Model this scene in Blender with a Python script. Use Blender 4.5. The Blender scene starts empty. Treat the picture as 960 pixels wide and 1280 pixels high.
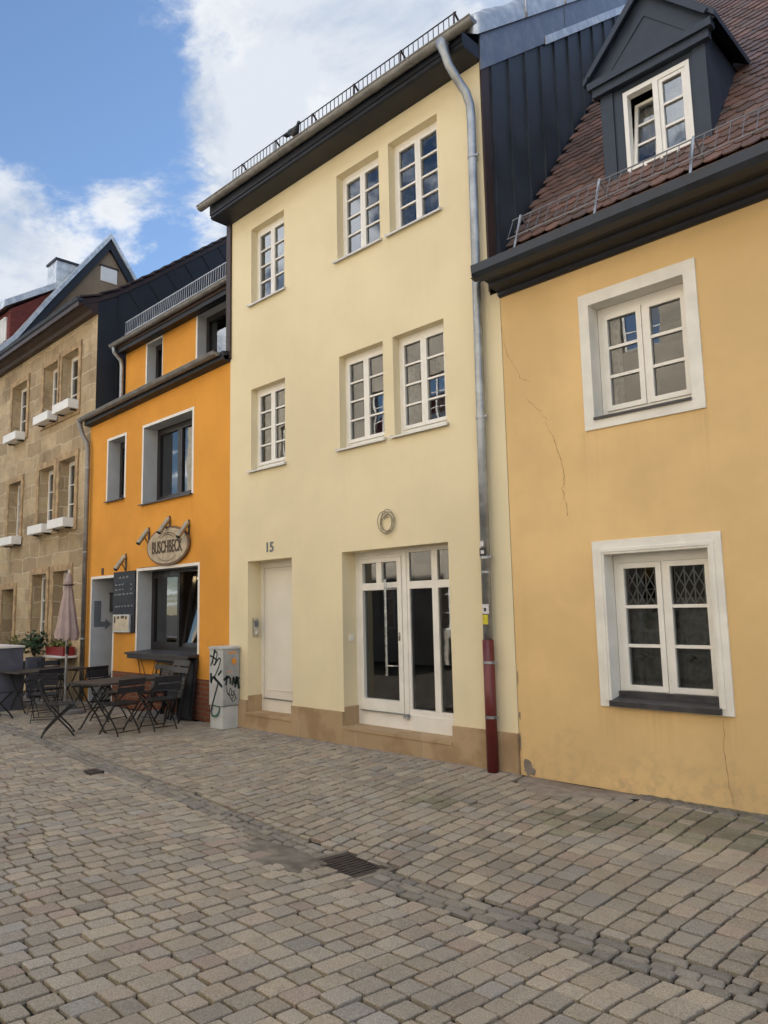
import bpy, bmesh, math, random
from mathutils import Vector, Matrix
random.seed(7)
R = math.radians
scene = bpy.context.scene
COL = scene.collection
ORIGIN = {}          # object name -> world origin its vertices are measured from

# ------------------------------------------------------------------ mesh helpers
class MB:
    def __init__(self):
        self.v = []; self.f = []; self.tone = {}
    def add(self, vs, fs, tone=None):
        b = len(self.v); self.v += [tuple(p) for p in vs]
        for f in fs:
            if tone is not None: self.tone[len(self.f)] = tone
            self.f.append([i + b for i in f])
        return self
    def box(self, x0, x1, y0, y1, z0, z1, tone=None):
        x0, x1 = sorted((x0, x1)); y0, y1 = sorted((y0, y1)); z0, z1 = sorted((z0, z1))
        vs = [(x, y, z) for z in (z0, z1) for y in (y0, y1) for x in (x0, x1)]
        return self.add(vs, [(0, 2, 3, 1), (4, 5, 7, 6), (0, 1, 5, 4), (2, 6, 7, 3), (0, 4, 6, 2), (1, 3, 7, 5)], tone)
    def quad(self, *p, tone=None):
        return self.add(p, [tuple(range(len(p)))], tone)
    def prism(self, poly, a0, a1, axis='x'):
        n = len(poly)
        mk = {'x': lambda p, a: (a, p[0], p[1]), 'y': lambda p, a: (p[0], a, p[1]), 'z': lambda p, a: (p[0], p[1], a)}[axis]
        vs = [mk(p, a0) for p in poly] + [mk(p, a1) for p in poly]
        fs = [tuple(range(n))[::-1], tuple(range(n, 2 * n))] + [(i, (i + 1) % n, (i + 1) % n + n, i + n) for i in range(n)]
        return self.add(vs, fs)
    def tube(self, pts, r, n=8, cap=True, tone=None):
        pts = [Vector(p) for p in pts]; rings = []
        m = len(pts); rs = r if isinstance(r, (list, tuple)) else [r] * m
        t0 = (pts[1] - pts[0]).normalized()
        u = t0.cross(Vector((0, 0, 1)))
        if u.length < 1e-3: u = t0.cross(Vector((1, 0, 0)))
        u.normalize(); vs = []
        for i, p in enumerate(pts):
            a = pts[max(i - 1, 0)]; b = pts[min(i + 1, m - 1)]
            t = (b - a).normalized(); u = (u - t * u.dot(t)).normalized(); w = t.cross(u)
            for k in range(n):
                ang = 2 * math.pi * k / n
                vs.append(p + (u * math.cos(ang) + w * math.sin(ang)) * rs[i])
        fs = []
        for i in range(m - 1):
            for k in range(n):
                fs.append((i * n + k, i * n + (k + 1) % n, (i + 1) * n + (k + 1) % n, (i + 1) * n + k))
        if cap: fs += [tuple(range(n))[::-1], tuple(range((m - 1) * n, m * n))]
        return self.add(vs, fs, tone)
    def bar(self, a, b, w, h, up=(0, 0, 1)):
        a = Vector(a); b = Vector(b); t = (b - a).normalized(); up = Vector(up)
        s = t.cross(up)
        if s.length < 1e-4: s = t.cross(Vector((1, 0, 0)))
        s.normalize(); q = s.cross(t)
        vs = [p + s * (i * w / 2) + q * (j * h / 2) for p in (a, b) for i, j in ((-1, -1), (1, -1), (1, 1), (-1, 1))]
        return self.add(vs, [(0, 1, 2, 3), (7, 6, 5, 4), (0, 4, 5, 1), (1, 5, 6, 2), (2, 6, 7, 3), (3, 7, 4, 0)])
    def ring(self, x0, x1, z0, z1, y0, y1, w, wt=None, wb=None):
        wt = w if wt is None else wt; wb = w if wb is None else wb
        self.box(x0, x0 + w, y0, y1, z0, z1); self.box(x1 - w, x1, y0, y1, z0, z1)
        self.box(x0 + w, x1 - w, y0, y1, z1 - wt, z1); self.box(x0 + w, x1 - w, y0, y1, z0, z0 + wb)
        return self
    def ribbon(self, pts, w, nrm, off=0.0):
        """flat stroke lying on a plane with normal nrm"""
        nrm = Vector(nrm).normalized(); pts = [Vector(p) + nrm * off for p in pts]; m = len(pts)
        ws = w if isinstance(w, (list, tuple)) else [w] * m; vs = []
        for i, p in enumerate(pts):
            t = (pts[min(i + 1, m - 1)] - pts[max(i - 1, 0)])
            s = t.cross(nrm)
            if s.length < 1e-6: s = Vector((1, 0, 0))
            s.normalize(); vs += [p - s * ws[i] / 2, p + s * ws[i] / 2]
        return self.add(vs, [(2 * i, 2 * i + 1, 2 * i + 3, 2 * i + 2) for i in range(m - 1)])

def wall_mesh(mb, rects, holes, y=0.0):
    """front face (towards -Y) of a facade made of rects minus holes (x0,x1,z0,z1,depth), with reveals"""
    xs = sorted({round(v, 4) for r in list(rects) + list(holes) for v in r[:2]})
    zs = sorted({round(v, 4) for r in list(rects) + list(holes) for v in r[2:4]})
    idx = {}
    def vid(x, z):
        if (x, z) not in idx:
            idx[(x, z)] = len(mb.v); mb.v.append((x, y, z))
        return idx[(x, z)]
    for i in range(len(xs) - 1):
        for j in range(len(zs) - 1):
            cx = (xs[i] + xs[i + 1]) / 2; cz = (zs[j] + zs[j + 1]) / 2
            if not any(r[0] < cx < r[1] and r[2] < cz < r[3] for r in rects): continue
            if any(h[0] < cx < h[1] and h[2] < cz < h[3] for h in holes): continue
            mb.f.append([vid(xs[i], zs[j]), vid(xs[i + 1], zs[j]), vid(xs[i + 1], zs[j + 1]), vid(xs[i], zs[j + 1])])
    for h in holes:
        reveal(mb, *h[:4], y, y + h[4])
def reveal(mb, x0, x1, z0, z1, ya, yb, sides='lrtb'):
    if 'l' in sides: mb.quad((x0, ya, z0), (x0, ya, z1), (x0, yb, z1), (x0, yb, z0))
    if 'r' in sides: mb.quad((x1, ya, z0), (x1, yb, z0), (x1, yb, z1), (x1, ya, z1))
    if 't' in sides: mb.quad((x0, ya, z1), (x1, ya, z1), (x1, yb, z1), (x0, yb, z1))
    if 'b' in sides: mb.quad((x0, ya, z0), (x0, yb, z0), (x1, yb, z0), (x1, ya, z0))

def root_origin(o):
    return ORIGIN.get(o.name, Vector((0, 0, 0)))
def obj(name, mb, mat, parent=None, smooth=False, origin=None, merge=False):
    """link the shapes collected in mb as ONE mesh object; vertices are given in the space of the thing"""
    org = Vector(origin) if origin is not None else (root_origin(parent) if parent else Vector((0, 0, 0)))
    me = bpy.data.meshes.new(name)
    me.from_pydata([tuple(Vector(p) - org) for p in mb.v], [], mb.f); me.update()
    if mb.tone:
        at = me.attributes.new('tone', 'FLOAT_COLOR', 'FACE')
        flat = []
        for i in range(len(mb.f)):
            flat += list(mb.tone.get(i, (1, 1, 1))) + [1.0]
        at.data.foreach_set('color', flat)
    bm = bmesh.new(); bm.from_mesh(me)
    if merge: bmesh.ops.remove_doubles(bm, verts=bm.verts, dist=1e-4)
    if merge or smooth: bmesh.ops.recalc_face_normals(bm, faces=bm.faces)
    bm.to_mesh(me); bm.free()
    if smooth: me.polygons.foreach_set('use_smooth', [True] * len(me.polygons))
    mats = mat if isinstance(mat, (list, tuple)) else [mat]
    for m in mats: me.materials.append(m)
    o = bpy.data.objects.new(name, me); COL.objects.link(o)
    if parent:
        o.parent = parent
    else:
        o.location = org
    ORIGIN[o.name] = org
    return o
def thing(name, label, cat, loc=(0, 0, 0), rz=0.0, group=None, local=False):
    o = bpy.data.objects.new(name, None); COL.objects.link(o)
    o.empty_display_size = .2
    o.location = loc; o.rotation_euler = (0, 0, rz); o['label'] = label; o['category'] = cat
    if group: o['group'] = group
    ORIGIN[o.name] = Vector((0, 0, 0)) if local else Vector(loc)
    return o
def tag(o, label, cat, group=None):
    o['label'] = label; o['category'] = cat
    if group: o['group'] = group
    return o
def struct(o, kind='structure'):
    o['kind'] = kind; return o
def dup(root, loc, rz, label, group=None, tilt=None):
    r = root.copy(); COL.objects.link(r); r.location = loc; r.rotation_euler = (tilt or 0, 0, rz); r['label'] = label
    if group: r['group'] = group
    for ch in list(root.children):
        c = ch.copy(); COL.objects.link(c); c.parent = r
        for g in list(ch.children):
            d = g.copy(); COL.objects.link(d); d.parent = c
    return r
def text_mb(body, height, xscale=1.0, bold=0.0):
    cu = bpy.data.curves.new('lettering', 'FONT'); cu.body = body; cu.size = height; cu.align_x = 'CENTER'; cu.align_y = 'CENTER'
    cu.offset = bold; cu.extrude = .004; cu.resolution_u = 4
    o = bpy.data.objects.new('lettering_source', cu); COL.objects.link(o)
    dg = bpy.context.evaluated_depsgraph_get(); dg.update()
    me = bpy.data.meshes.new_from_object(o.evaluated_get(dg))
    mb = MB(); mb.v = [(v.co.x * xscale, v.co.y, v.co.z) for v in me.vertices]; mb.f = [list(p.vertices) for p in me.polygons]
    bpy.data.objects.remove(o); bpy.data.curves.remove(cu); bpy.data.meshes.remove(me)
    return mb
def on_wall(mb, x, y, z):
    """stand lettering (x right, y up) on a wall facing -Y"""
    mb.v = [(x + p[0], y - p[2], z + p[1]) for p in mb.v]; return mb

# ------------------------------------------------------------------ materials
def nodes(name):
    m = bpy.data.materials.new(name); m.use_nodes = True
    nt = m.node_tree; nt.nodes.clear()
    return m, nt
def N(nt, t, **kw):
    n = nt.nodes.new(t)
    for k, v in kw.items():
        if k.startswith('i_'):
            n.inputs[k[2:].replace('_', ' ')].default_value = v
        else: setattr(n, k, v)
    return n
def L(nt, a, b): nt.links.new(a, b)
def mixc(nt, fac, a, b, mode='MIX'):
    n = nt.nodes.new('ShaderNodeMix'); n.data_type = 'RGBA'; n.blend_type = mode; n.clamp_factor = True
    for s, v in ((n.inputs[0], fac), (n.inputs[6], a), (n.inputs[7], b)):
        if hasattr(v, 'links'): nt.links.new(v, s)
        elif isinstance(v, (int, float)): s.default_value = v if s.type == 'VALUE' else (v, v, v, 1)
        else: s.default_value = tuple(v) + ((1,) if len(v) == 3 else ())
    return n.outputs[2]
def ramp(nt, fac, a, b, lo=0.0, hi=1.0):
    n = nt.nodes.new('ShaderNodeMapRange'); n.interpolation_type = 'SMOOTHSTEP'
    n.inputs[1].default_value = a; n.inputs[2].default_value = b; n.inputs[3].default_value = lo; n.inputs[4].default_value = hi
    nt.links.new(fac, n.inputs[0]); return n.outputs[0]
def math_(nt, op, a, b=None):
    n = nt.nodes.new('ShaderNodeMath'); n.operation = op
    for s, v in ((n.inputs[0], a), (n.inputs[1], b)):
        if v is None: continue
        if hasattr(v, 'links'): nt.links.new(v, s)
        else: s.default_value = v
    return n.outputs[0]
def noise(nt, vec, scale, detail=4, rough=.55, dist=0.0):
    n = nt.nodes.new('ShaderNodeTexNoise'); n.inputs['Scale'].default_value = scale; n.inputs['Detail'].default_value = detail
    n.inputs['Roughness'].default_value = rough; n.inputs['Distortion'].default_value = dist
    nt.links.new(vec, n.inputs['Vector']); return n.outputs['Fac']
def coords(nt, sc=(1, 1, 1), rot=(0, 0, 0)):
    g = nt.nodes.new('ShaderNodeNewGeometry')
    mp = nt.nodes.new('ShaderNodeMapping'); mp.inputs['Scale'].default_value = sc; mp.inputs['Rotation'].default_value = rot
    tc = nt.nodes.new('ShaderNodeTexCoord')
    nt.links.new(tc.outputs['Object'], mp.inputs['Vector']); return mp.outputs['Vector']
def finish(nt, col, rough, metal=0.0, bump=None, bstr=.2, bdist=.01, bevel=0.0, spec=.5):
    p = nt.nodes.new('ShaderNodeBsdfPrincipled'); out = nt.nodes.new('ShaderNodeOutputMaterial')
    for s, v in ((p.inputs['Base Color'], col), (p.inputs['Roughness'], rough)):
        if hasattr(v, 'links'): nt.links.new(v, s)
        elif isinstance(v, (int, float)): s.default_value = v
        else: s.default_value = tuple(v) + (1,)
    p.inputs['Metallic'].default_value = metal; p.inputs['Specular IOR Level'].default_value = spec
    nrm = None
    if bevel:
        b = nt.nodes.new('ShaderNodeBevel'); b.samples = 4; b.inputs['Radius'].default_value = bevel; nrm = b.outputs['Normal']
    if bump is not None:
        b = nt.nodes.new('ShaderNodeBump'); b.inputs['Strength'].default_value = bstr; b.inputs['Distance'].default_value = bdist
        nt.links.new(bump, b.inputs['Height'])
        if nrm is not None: nt.links.new(nrm, b.inputs['Normal'])
        nrm = b.outputs['Normal']
    if nrm is not None: nt.links.new(nrm, p.inputs['Normal'])
    nt.links.new(p.outputs[0], out.inputs[0]); return p
def simple(name, col, rough=.5, metal=0.0, var=.15, vs=4.0, bump=0.0, bs=60.0, bevel=0.0, spec=.5):
    m, nt = nodes(name); v = coords(nt)
    n1 = noise(nt, v, vs, 5); c = mixc(nt, ramp(nt, n1, .3, .7), [x * (1 - var) for x in col], [min(1, x * (1 + var)) for x in col])
    n2 = noise(nt, v, bs, 3)
    r = ramp(nt, n1, .25, .75, max(.02, rough - .08), min(1, rough + .08))
    finish(nt, c, r, metal, n2 if bump else None, bump, .004, bevel, spec); return m
def plaster(name, col, stain=.12, grain=.35, patch=None, runs=(), ox=0.0):
    m, nt = nodes(name); v = coords(nt)
    big = noise(nt, v, .55, 5, .6); mid = noise(nt, v, 3.2, 5, .6)
    st = noise(nt, coords(nt, (5, 5, .35)), 1.3, 4, .6)
    c = mixc(nt, ramp(nt, big, .3, .72), [x * (1 - stain * .8) for x in col], [min(1, x * (1 + stain * .35)) for x in col])
    c = mixc(nt, ramp(nt, st, .5, .82, 0, stain * 1.2), c, [col[0] * .80, col[1] * .77, col[2] * .72])
    c = mixc(nt, ramp(nt, mid, .55, .8, 0, stain * 1.3), c, [col[0] * .86, col[1] * .86, col[2] * .86])
    if runs:      # thin rain runs below the ends of the window sills
        sp = N(nt, 'ShaderNodeSeparateXYZ'); L(nt, v, sp.inputs[0]); rn = ramp(nt, noise(nt, coords(nt, (26, 26, .5)), 1.0, 3, .6), .42, .68); tot = None
        for (rx, rz, rw, rl) in runs:
            mx = ramp(nt, math_(nt, 'ABSOLUTE', math_(nt, 'SUBTRACT', sp.outputs[0], rx - ox)), rw * .3, rw, 1, 0)
            mz = math_(nt, 'MULTIPLY', ramp(nt, sp.outputs[2], rz - rl, rz, 0, 1), ramp(nt, sp.outputs[2], rz - .01, rz + .01, 1, 0))
            q = math_(nt, 'MULTIPLY', mx, mz); tot = q if tot is None else math_(nt, 'ADD', tot, q)
        c = mixc(nt, math_(nt, 'MULTIPLY', math_(nt, 'MULTIPLY', tot, rn), .20), c, [col[0] * .55, col[1] * .52, col[2] * .50])
    if patch:
        sep = N(nt, 'ShaderNodeSeparateXYZ'); L(nt, v, sep.inputs[0])
        hz = ramp(nt, math_(nt, 'ADD', sep.outputs[2], math_(nt, 'MULTIPLY', mid, -1.1)), -.75, .05, .75, 0)
        c = mixc(nt, math_(nt, 'MULTIPLY', hz, ramp(nt, noise(nt, v, 9, 5, .65), .42, .62)), c, patch)
    fine = noise(nt, v, 190, 2); wav = noise(nt, v, 7, 3)
    h = math_(nt, 'ADD', math_(nt, 'MULTIPLY', fine, grain), math_(nt, 'MULTIPLY', wav, .9))
    finish(nt, c, .9, 0, h, .22, .006, .006, .25); return m
def metal_zinc(name, col, rough=.38, metal=.85, dirt=.5):
    m, nt = nodes(name); v = coords(nt)
    a = noise(nt, v, 5, 6, .65); b = noise(nt, coords(nt, (1, 1, .2)), 14, 4)
    c = mixc(nt, ramp(nt, a, .35, .7), [x * .72 for x in col], [min(1, x * 1.18) for x in col])
    c = mixc(nt, ramp(nt, b, .5, .8, 0, dirt), c, [x * .55 for x in col])
    finish(nt, c, ramp(nt, a, .3, .7, rough - .08, rough + .16), metal, noise(nt, v, 3.5, 3), .16, .02, .004); return m
def tone_mat(name, rough=.85, speck=.35, bstr=.45, bs=130.0, moss=None, spec=.35, bdist=.004):
    """colour per stone/tile from the mesh attribute 'tone', with mineral speckle"""
    m, nt = nodes(name); v = coords(nt)
    at = N(nt, 'ShaderNodeAttribute', attribute_name='tone'); c = at.outputs['Color']
    f = noise(nt, v, bs, 3, .7)
    c = mixc(nt, ramp(nt, f, .32, .7), mixc(nt, speck, c, [.02, .018, .016]), mixc(nt, speck * .55, c, [.62, .58, .52]))
    w = noise(nt, v, 1.1, 5, .65)
    c = mixc(nt, ramp(nt, w, .35, .75, 0, .42), c, mixc(nt, .55, c, [.06, .052, .043]))
    if moss: c = mixc(nt, ramp(nt, noise(nt, v, 2.3, 6, .7), .58, .78, 0, .55), c, moss)
    h = math_(nt, 'ADD', f, math_(nt, 'MULTIPLY', noise(nt, v, 26, 4), 1.6))
    finish(nt, c, ramp(nt, w, .3, .8, rough - .12, rough + .08), 0, h, bstr, bdist, 0, spec); return m
def masonry(name, c1, c2, mortar, bw, bh, msize, stain, bstr=.6, grime=.4, squash=1.0, warp=.22, wet=None):
    m, nt = nodes(name); v0 = coords(nt)
    sep = N(nt, 'ShaderNodeSeparateXYZ'); L(nt, v0, sep.inputs[0])
    cb = N(nt, 'ShaderNodeCombineXYZ')
    L(nt, math_(nt, 'ADD', sep.outputs[0], sep.outputs[1]), cb.inputs[0]); L(nt, sep.outputs[2], cb.inputs[1])
    wob = noise(nt, v0, 2.2, 3); mp = N(nt, 'ShaderNodeVectorMath', operation='MULTIPLY_ADD')
    wn = N(nt, 'ShaderNodeTexNoise'); wn.inputs['Scale'].default_value = 2.4; L(nt, v0, wn.inputs['Vector'])
    L(nt, wn.outputs['Color'], mp.inputs[0]); mp.inputs[1].default_value = (bh * warp, bh * warp, 0); L(nt, cb.outputs[0], mp.inputs[2])
    br = N(nt, 'ShaderNodeTexBrick', offset=.43, offset_frequency=2, squash=squash, squash_frequency=3); L(nt, mp.outputs[0], br.inputs['Vector'])
    br.inputs['Scale'].default_value = 1.0; br.inputs['Brick Width'].default_value = bw; br.inputs['Row Height'].default_value = bh
    br.inputs['Mortar Size'].default_value = msize; br.inputs['Mortar Smooth'].default_value = .25; br.inputs['Bias'].default_value = 0.0
    br.inputs['Color1'].default_value = (*c1, 1); br.inputs['Color2'].default_value = (*c2, 1); br.inputs['Mortar'].default_value = (*mortar, 1)
    a = noise(nt, v0, 6, 6, .7); c = mixc(nt, ramp(nt, a, .35, .75, 0, .38), br.outputs['Color'], stain)
    c = mixc(nt, ramp(nt, noise(nt, v0, 1.0, 6, .7), .45, .75, 0, grime), c, [x * .45 for x in stain])
    if wet: c = mixc(nt, ramp(nt, noise(nt, v0, 2.1, 4, .5), .50, .63, 0, .5), c, wet)
    h = math_(nt, 'ADD', math_(nt, 'MULTIPLY', br.outputs['Fac'], -1.3), math_(nt, 'MULTIPLY', a, .8))
    h = math_(nt, 'ADD', h, math_(nt, 'MULTIPLY', noise(nt, v0, 70, 3), .35))
    finish(nt, c, .9, 0, h, bstr, .012, .008, .25); return m
def glass_mat(name, tint=(.74, .78, .79), ior=2.05):
    m, nt = nodes(name); out = N(nt, 'ShaderNodeOutputMaterial')
    tr = N(nt, 'ShaderNodeBsdfTransparent'); tr.inputs[0].default_value = (*tint, 1)
    gl = N(nt, 'ShaderNodeBsdfGlossy'); gl.inputs['Roughness'].default_value = .012; gl.inputs[0].default_value = (.96, .98, 1, 1)
    fr = N(nt, 'ShaderNodeFresnel'); fr.inputs[0].default_value = ior
    v = coords(nt); b = N(nt, 'ShaderNodeBump'); b.inputs['Strength'].default_value = .09; b.inputs['Distance'].default_value = .010
    L(nt, noise(nt, v, 2.6, 1), b.inputs['Height']); L(nt, b.outputs[0], gl.inputs['Normal'])
    mx = N(nt, 'ShaderNodeMixShader'); L(nt, fr.outputs[0], mx.inputs[0]); L(nt, tr.outputs[0], mx.inputs[1]); L(nt, gl.outputs[0], mx.inputs[2])
    L(nt, mx.outputs[0], out.inputs[0]); return m

M = {}
M['pale'] = plaster('pale_plaster', (.81, .705, .475), .10, .4)
M['pale_white'] = simple('white_reveal_paint', (.72, .62, .42), .85, 0, .05, 3, .2, 150, .004)
M['yellow'] = plaster('yellow_plaster', (.79, .55, .262), .18, .45, (.52, .37, .20), [(-3.5, 3.33, .14, .8), (-2.4, 3.33, .14, .7), (-3.45, .74, .16, .6), (-2.95, .74, .3, .5), (-2.38, .74, .12, .6)], -1.0)
M['orange'] = plaster('orange_plaster', (.76, .345, .06), .16, .8, None, [(-12.4, 3.58, .1, .7), (-10.73, 3.58, .1, .6), (-13.83, 3.8, .08, .6), (-13.13, 3.8, .08, .6)], -12.1)
M['white'] = simple('white_gloss_paint', (.83, .805, .75), .35, 0, .04, 5, .06, 60, .003)
M['whitewash'] = simple('white_wash', (.80, .77, .70), .8, 0, .07, 4, .25, 90, .006)
M['trimwhite'] = simple('white_trim_paint', (.82, .79, .74), .6, 0, .05, 8, .1, 90, .003)
M['revealgrey'] = simple('light_grey_reveal_paint', (.52, .53, .54), .8, 0, .06, 3, .2, 120)
M['doorwhite'] = simple('white_door_lacquer', (.77, .73, .65), .38, 0, .04, 2, .04, 40, .003)
M['glass'] = glass_mat('window_glass')
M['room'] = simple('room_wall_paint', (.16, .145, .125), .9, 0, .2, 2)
M['curtain'] = simple('grey_lace_curtain', (.34, .35, .35), .95, 0, .25, 18)
M['drape'] = simple('pale_drape', (.50, .50, .49), .9, 0, .15, 10)
M['sill'] = simple('pale_metal_sill', (.62, .62, .61), .4, .3, .08, 6, 0, 40, .003)
M['darksill'] = simple('dark_slate_sill', (.045, .042, .045), .45, 0, .3, 9, .2, 60, .004)
M['plinth'] = masonry('sandstone_plinth', (.47, .335, .20), (.42, .30, .18), (.50, .41, .30), 1.1, .62, .004, (.40, .28, .16), .25, .15, 1.0, .22, (.25, .155, .075))
M['sandstone'] = masonry('sandstone_ashlar', (.60, .475, .30), (.37, .28, .175), (.62, .52, .37), .86, .34, .017, (.25, .17, .095), .9, .6, .62, .45)
M['surround'] = simple('sandstone_surround', (.40, .28, .155), .9, 0, .3, 6, .4, 50, .006)
M['brick'] = masonry('red_brick', (.27, .085, .04), (.17, .06, .035), (.20, .15, .11), .23, .075, .010, (.12, .05, .03), .7, .3)
M['zinc'] = metal_zinc('weathered_zinc', (.40, .42, .44), .42, .8)
M['zincbright'] = metal_zinc('bright_zinc_sheet', (.66, .66, .65), .42, .65, .3)
M['zincold'] = metal_zinc('brown_grey_zinc', (.27, .265, .255), .5, .6)
M['redpipe'] = simple('oxblood_pipe_paint', (.13, .018, .018), .38, 0, .15, 5, .1, 40)
M['eave'] = simple('dark_eave_boards', (.010, .013, .021), .55, 0, .25, 5, .1, 30, .004)
M['seam'] = simple('anthracite_standing_seam_sheet', (.040, .048, .060), .5, .2, .22, 2.5, .12, 3)
M['seamlead'] = metal_zinc('grey_lead_flashing', (.26, .275, .31), .45, .7, .35)
M['seamdark'] = simple('black_blue_sheet_cladding', (.013, .0155, .022), .6, .0, .2, 3, .1, 4)
M['slate'] = simple('dark_slate_dormer', (.026, .036, .055), .5, .1, .2, 5, .15, 12)
M['browncorner'] = simple('dark_brown_board', (.042, .022, .016), .5, 0, .2, 6, .1, 40, .004)
M['iron'] = simple('dark_painted_iron', (.028, .027, .027), .45, .5, .3, 12)
M['guardgrey'] = simple('grey_guard_bar', (.19, .195, .21), .5, .3, .2, 12)
M['galv'] = metal_zinc('galvanised_bar', (.42, .43, .44), .4, .8)
M['tile'] = tone_mat('clay_roof_tile', .6, .18, .3, 60, (.05, .052, .035), .45)
M['steel'] = simple('brushed_steel', (.50, .49, .46), .28, 1.0, .1, 20)
M['frameblack'] = simple('black_window_frame', (.016, .012, .013), .38, 0, .15, 8, 0, 40, .003)
M['slat'] = simple('dark_chair_slat', (.017, .018, .024), .45, 0, .35, 14, .15, 50, .003)
M['slatgrey'] = simple('weathered_dark_slat', (.052, .050, .050), .6, 0, .35, 14, .2, 50, .003)
M['tabletop'] = simple('dark_brown_table_top', (.050, .043, .038), .5, 0, .25, 7, .15, 40, .003)
M['parasol'] = simple('mauve_parasol_cloth', (.42, .325, .31), .9, 0, .12, 6, .3, 120)
M['cabinet'] = simple('light_grey_cabinet', (.46, .47, .46), .55, 0, .12, 5, .12, 80, .006)
M['cabinetside'] = simple('mid_grey_cabinet_door', (.34, .345, .35), .55, 0, .14, 5, .12, 80, .004)
M['cabbase'] = simple('pale_cabinet_base', (.54, .55, .53), .6, 0, .12, 4, .12, 80, .004)
M['ink'] = simple('black_green_spray_paint', (.006, .020, .021), .4, 0, .2, 10)
M['ink2'] = simple('green_spray_paint', (.03, .11, .085), .5, 0, .2, 10)
M['orangemark'] = simple('orange_marker', (.75, .28, .02), .6, 0, .1, 10)
M['signwood'] = simple('pale_sign_board', (.46, .38, .27), .7, 0, .2, 10, .3, 40, .004)
M['signdark'] = simple('brown_sign_lettering', (.055, .033, .018), .6, 0, .15, 10)
M['signrim'] = simple('brown_sign_rim', (.17, .095, .05), .6, 0, .2, 10, .2, 40)
M['lamptube'] = metal_zinc('aged_brass_lamp', (.40, .36, .27), .45, .6, .6)
M['board'] = simple('black_chalk_board', (.006, .008, .016), .6, 0, .25, 4)
M['chalk'] = simple('white_chalk', (.42, .43, .42), .9, 0, .2, 30)
M['paper'] = simple('printed_menu_paper', (.62, .54, .40), .8, 0, .12, 9)
M['plastic'] = simple('dark_letterbox', (.022, .024, .028), .45, 0, .2, 8, 0, 40, .004)
M['greypaint'] = simple('grey_sign_paint', (.145, .16, .185), .7, 0, .1, 8)
M['cable'] = simple('grey_beige_cable', (.27, .235, .18), .6)
M['crack'] = simple('crack_brown', (.34, .20, .085), .95, 0, .3, 20)  # brown tone of the plaster cracks, drawn as thin surface lines
M['leaf'] = simple('dark_green_leaf', (.022, .055, .018), .55, 0, .4, 30)
M['leafy'] = simple('yellow_green_leaf', (.13, .14, .03), .6, 0, .35, 30)
M['twig'] = simple('brown_twig', (.07, .045, .03), .85, 0, .2, 30)
M['redbox'] = simple('red_flower_box', (.24, .015, .015), .5, 0, .15, 10)
M['boxgrey'] = simple('blue_grey_planter_board', (.085, .09, .12), .6, 0, .2, 5, .15, 40, .006)
M['soil'] = simple('dark_soil', (.03, .022, .016), .95, 0, .3, 30)
M['feather'] = simple('slate_grey_feathers', (.045, .048, .058), .6, 0, .5, 45)
M['featherdark'] = simple('dark_tail_feathers', (.014, .014, .018), .6, 0, .3, 45)
M['pink'] = simple('pink_bird_leg', (.30, .08, .07), .6)
M['sett'] = tone_mat('granite_sett', .70, .42, .75, 120, (.085, .08, .05), .5, .005)
M['gutterstone'] = tone_mat('blue_grey_gutter_sett', .7, .25, .5, 120, (.06, .062, .045), .4, .005)
M['jointsoil'] = simple('dark_joint_soil', (.020, .018, .014), .95, 0, .45, 20, .5, 90)
M['ground'] = simple('ground_soil', (.06, .053, .045), .95, 0, .3, 2, .5, 30)
M['jointdirt'] = simple('mossy_wall_foot_dirt', (.16, .14, .10), .95, 0, .4, 12, .6, 60)
M['concrete'] = simple('rough_concrete_patch', (.24, .20, .165), .92, 0, .25, 9, .7, 70)
M['concretegrey'] = simple('worn_concrete_patch', (.175, .155, .125), .9, 0, .4, 6, .6, 60)
M['grate'] = simple('cast_iron_grate', (.055, .045, .042), .6, .3, .4, 14, .3, 60, .003)
M['slabstone'] = simple('grey_stone_slab', (.22, .21, .205), .85, 0, .2, 6, .3, 60, .006)
M['gableplaster'] = plaster('brown_grey_plaster', (.27, .205, .14), .4)
M['redslate'] = masonry('red_dormer_tile', (.20, .055, .045), (.15, .045, .04), (.10, .03, .03), .18, .12, .004, (.12, .035, .03), .4, .2)
M['acrosscream'] = masonry('buff_sandstone', (.50, .45, .37), (.40, .36, .30), (.50, .45, .37), .9, .42, .012, (.33, .29, .22), .8, .3)
M['acrosstone'] = masonry('grey_sandstone', (.50, .44, .35), (.38, .335, .27), (.52, .46, .37), .95, .40, .016, (.30, .26, .20), .8, .3)
M['whitebox'] = simple('white_flower_box', (.78, .775, .75), .5, 0, .05, 4, .05, 40, .004)
M['sticker_w'] = simple('pale_sticker', (.62, .60, .62), .5, 0, .25, 60)
M['sticker_y'] = simple('yellow_sticker', (.58, .50, .03), .5, 0, .15, 40)
M['sticker_b'] = simple('black_sticker', (.02, .022, .02), .5, 0, .15, 40)
def emit(name, col, s):
    m, nt = nodes(name); e = N(nt, 'ShaderNodeEmission'); e.inputs[0].default_value = (*col, 1); e.inputs[1].default_value = s
    o = N(nt, 'ShaderNodeOutputMaterial'); L(nt, e.outputs[0], o.inputs[0]); return m
M['bulb'] = emit('lit_bulb', (1, .72, .38), 9.0)

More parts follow.
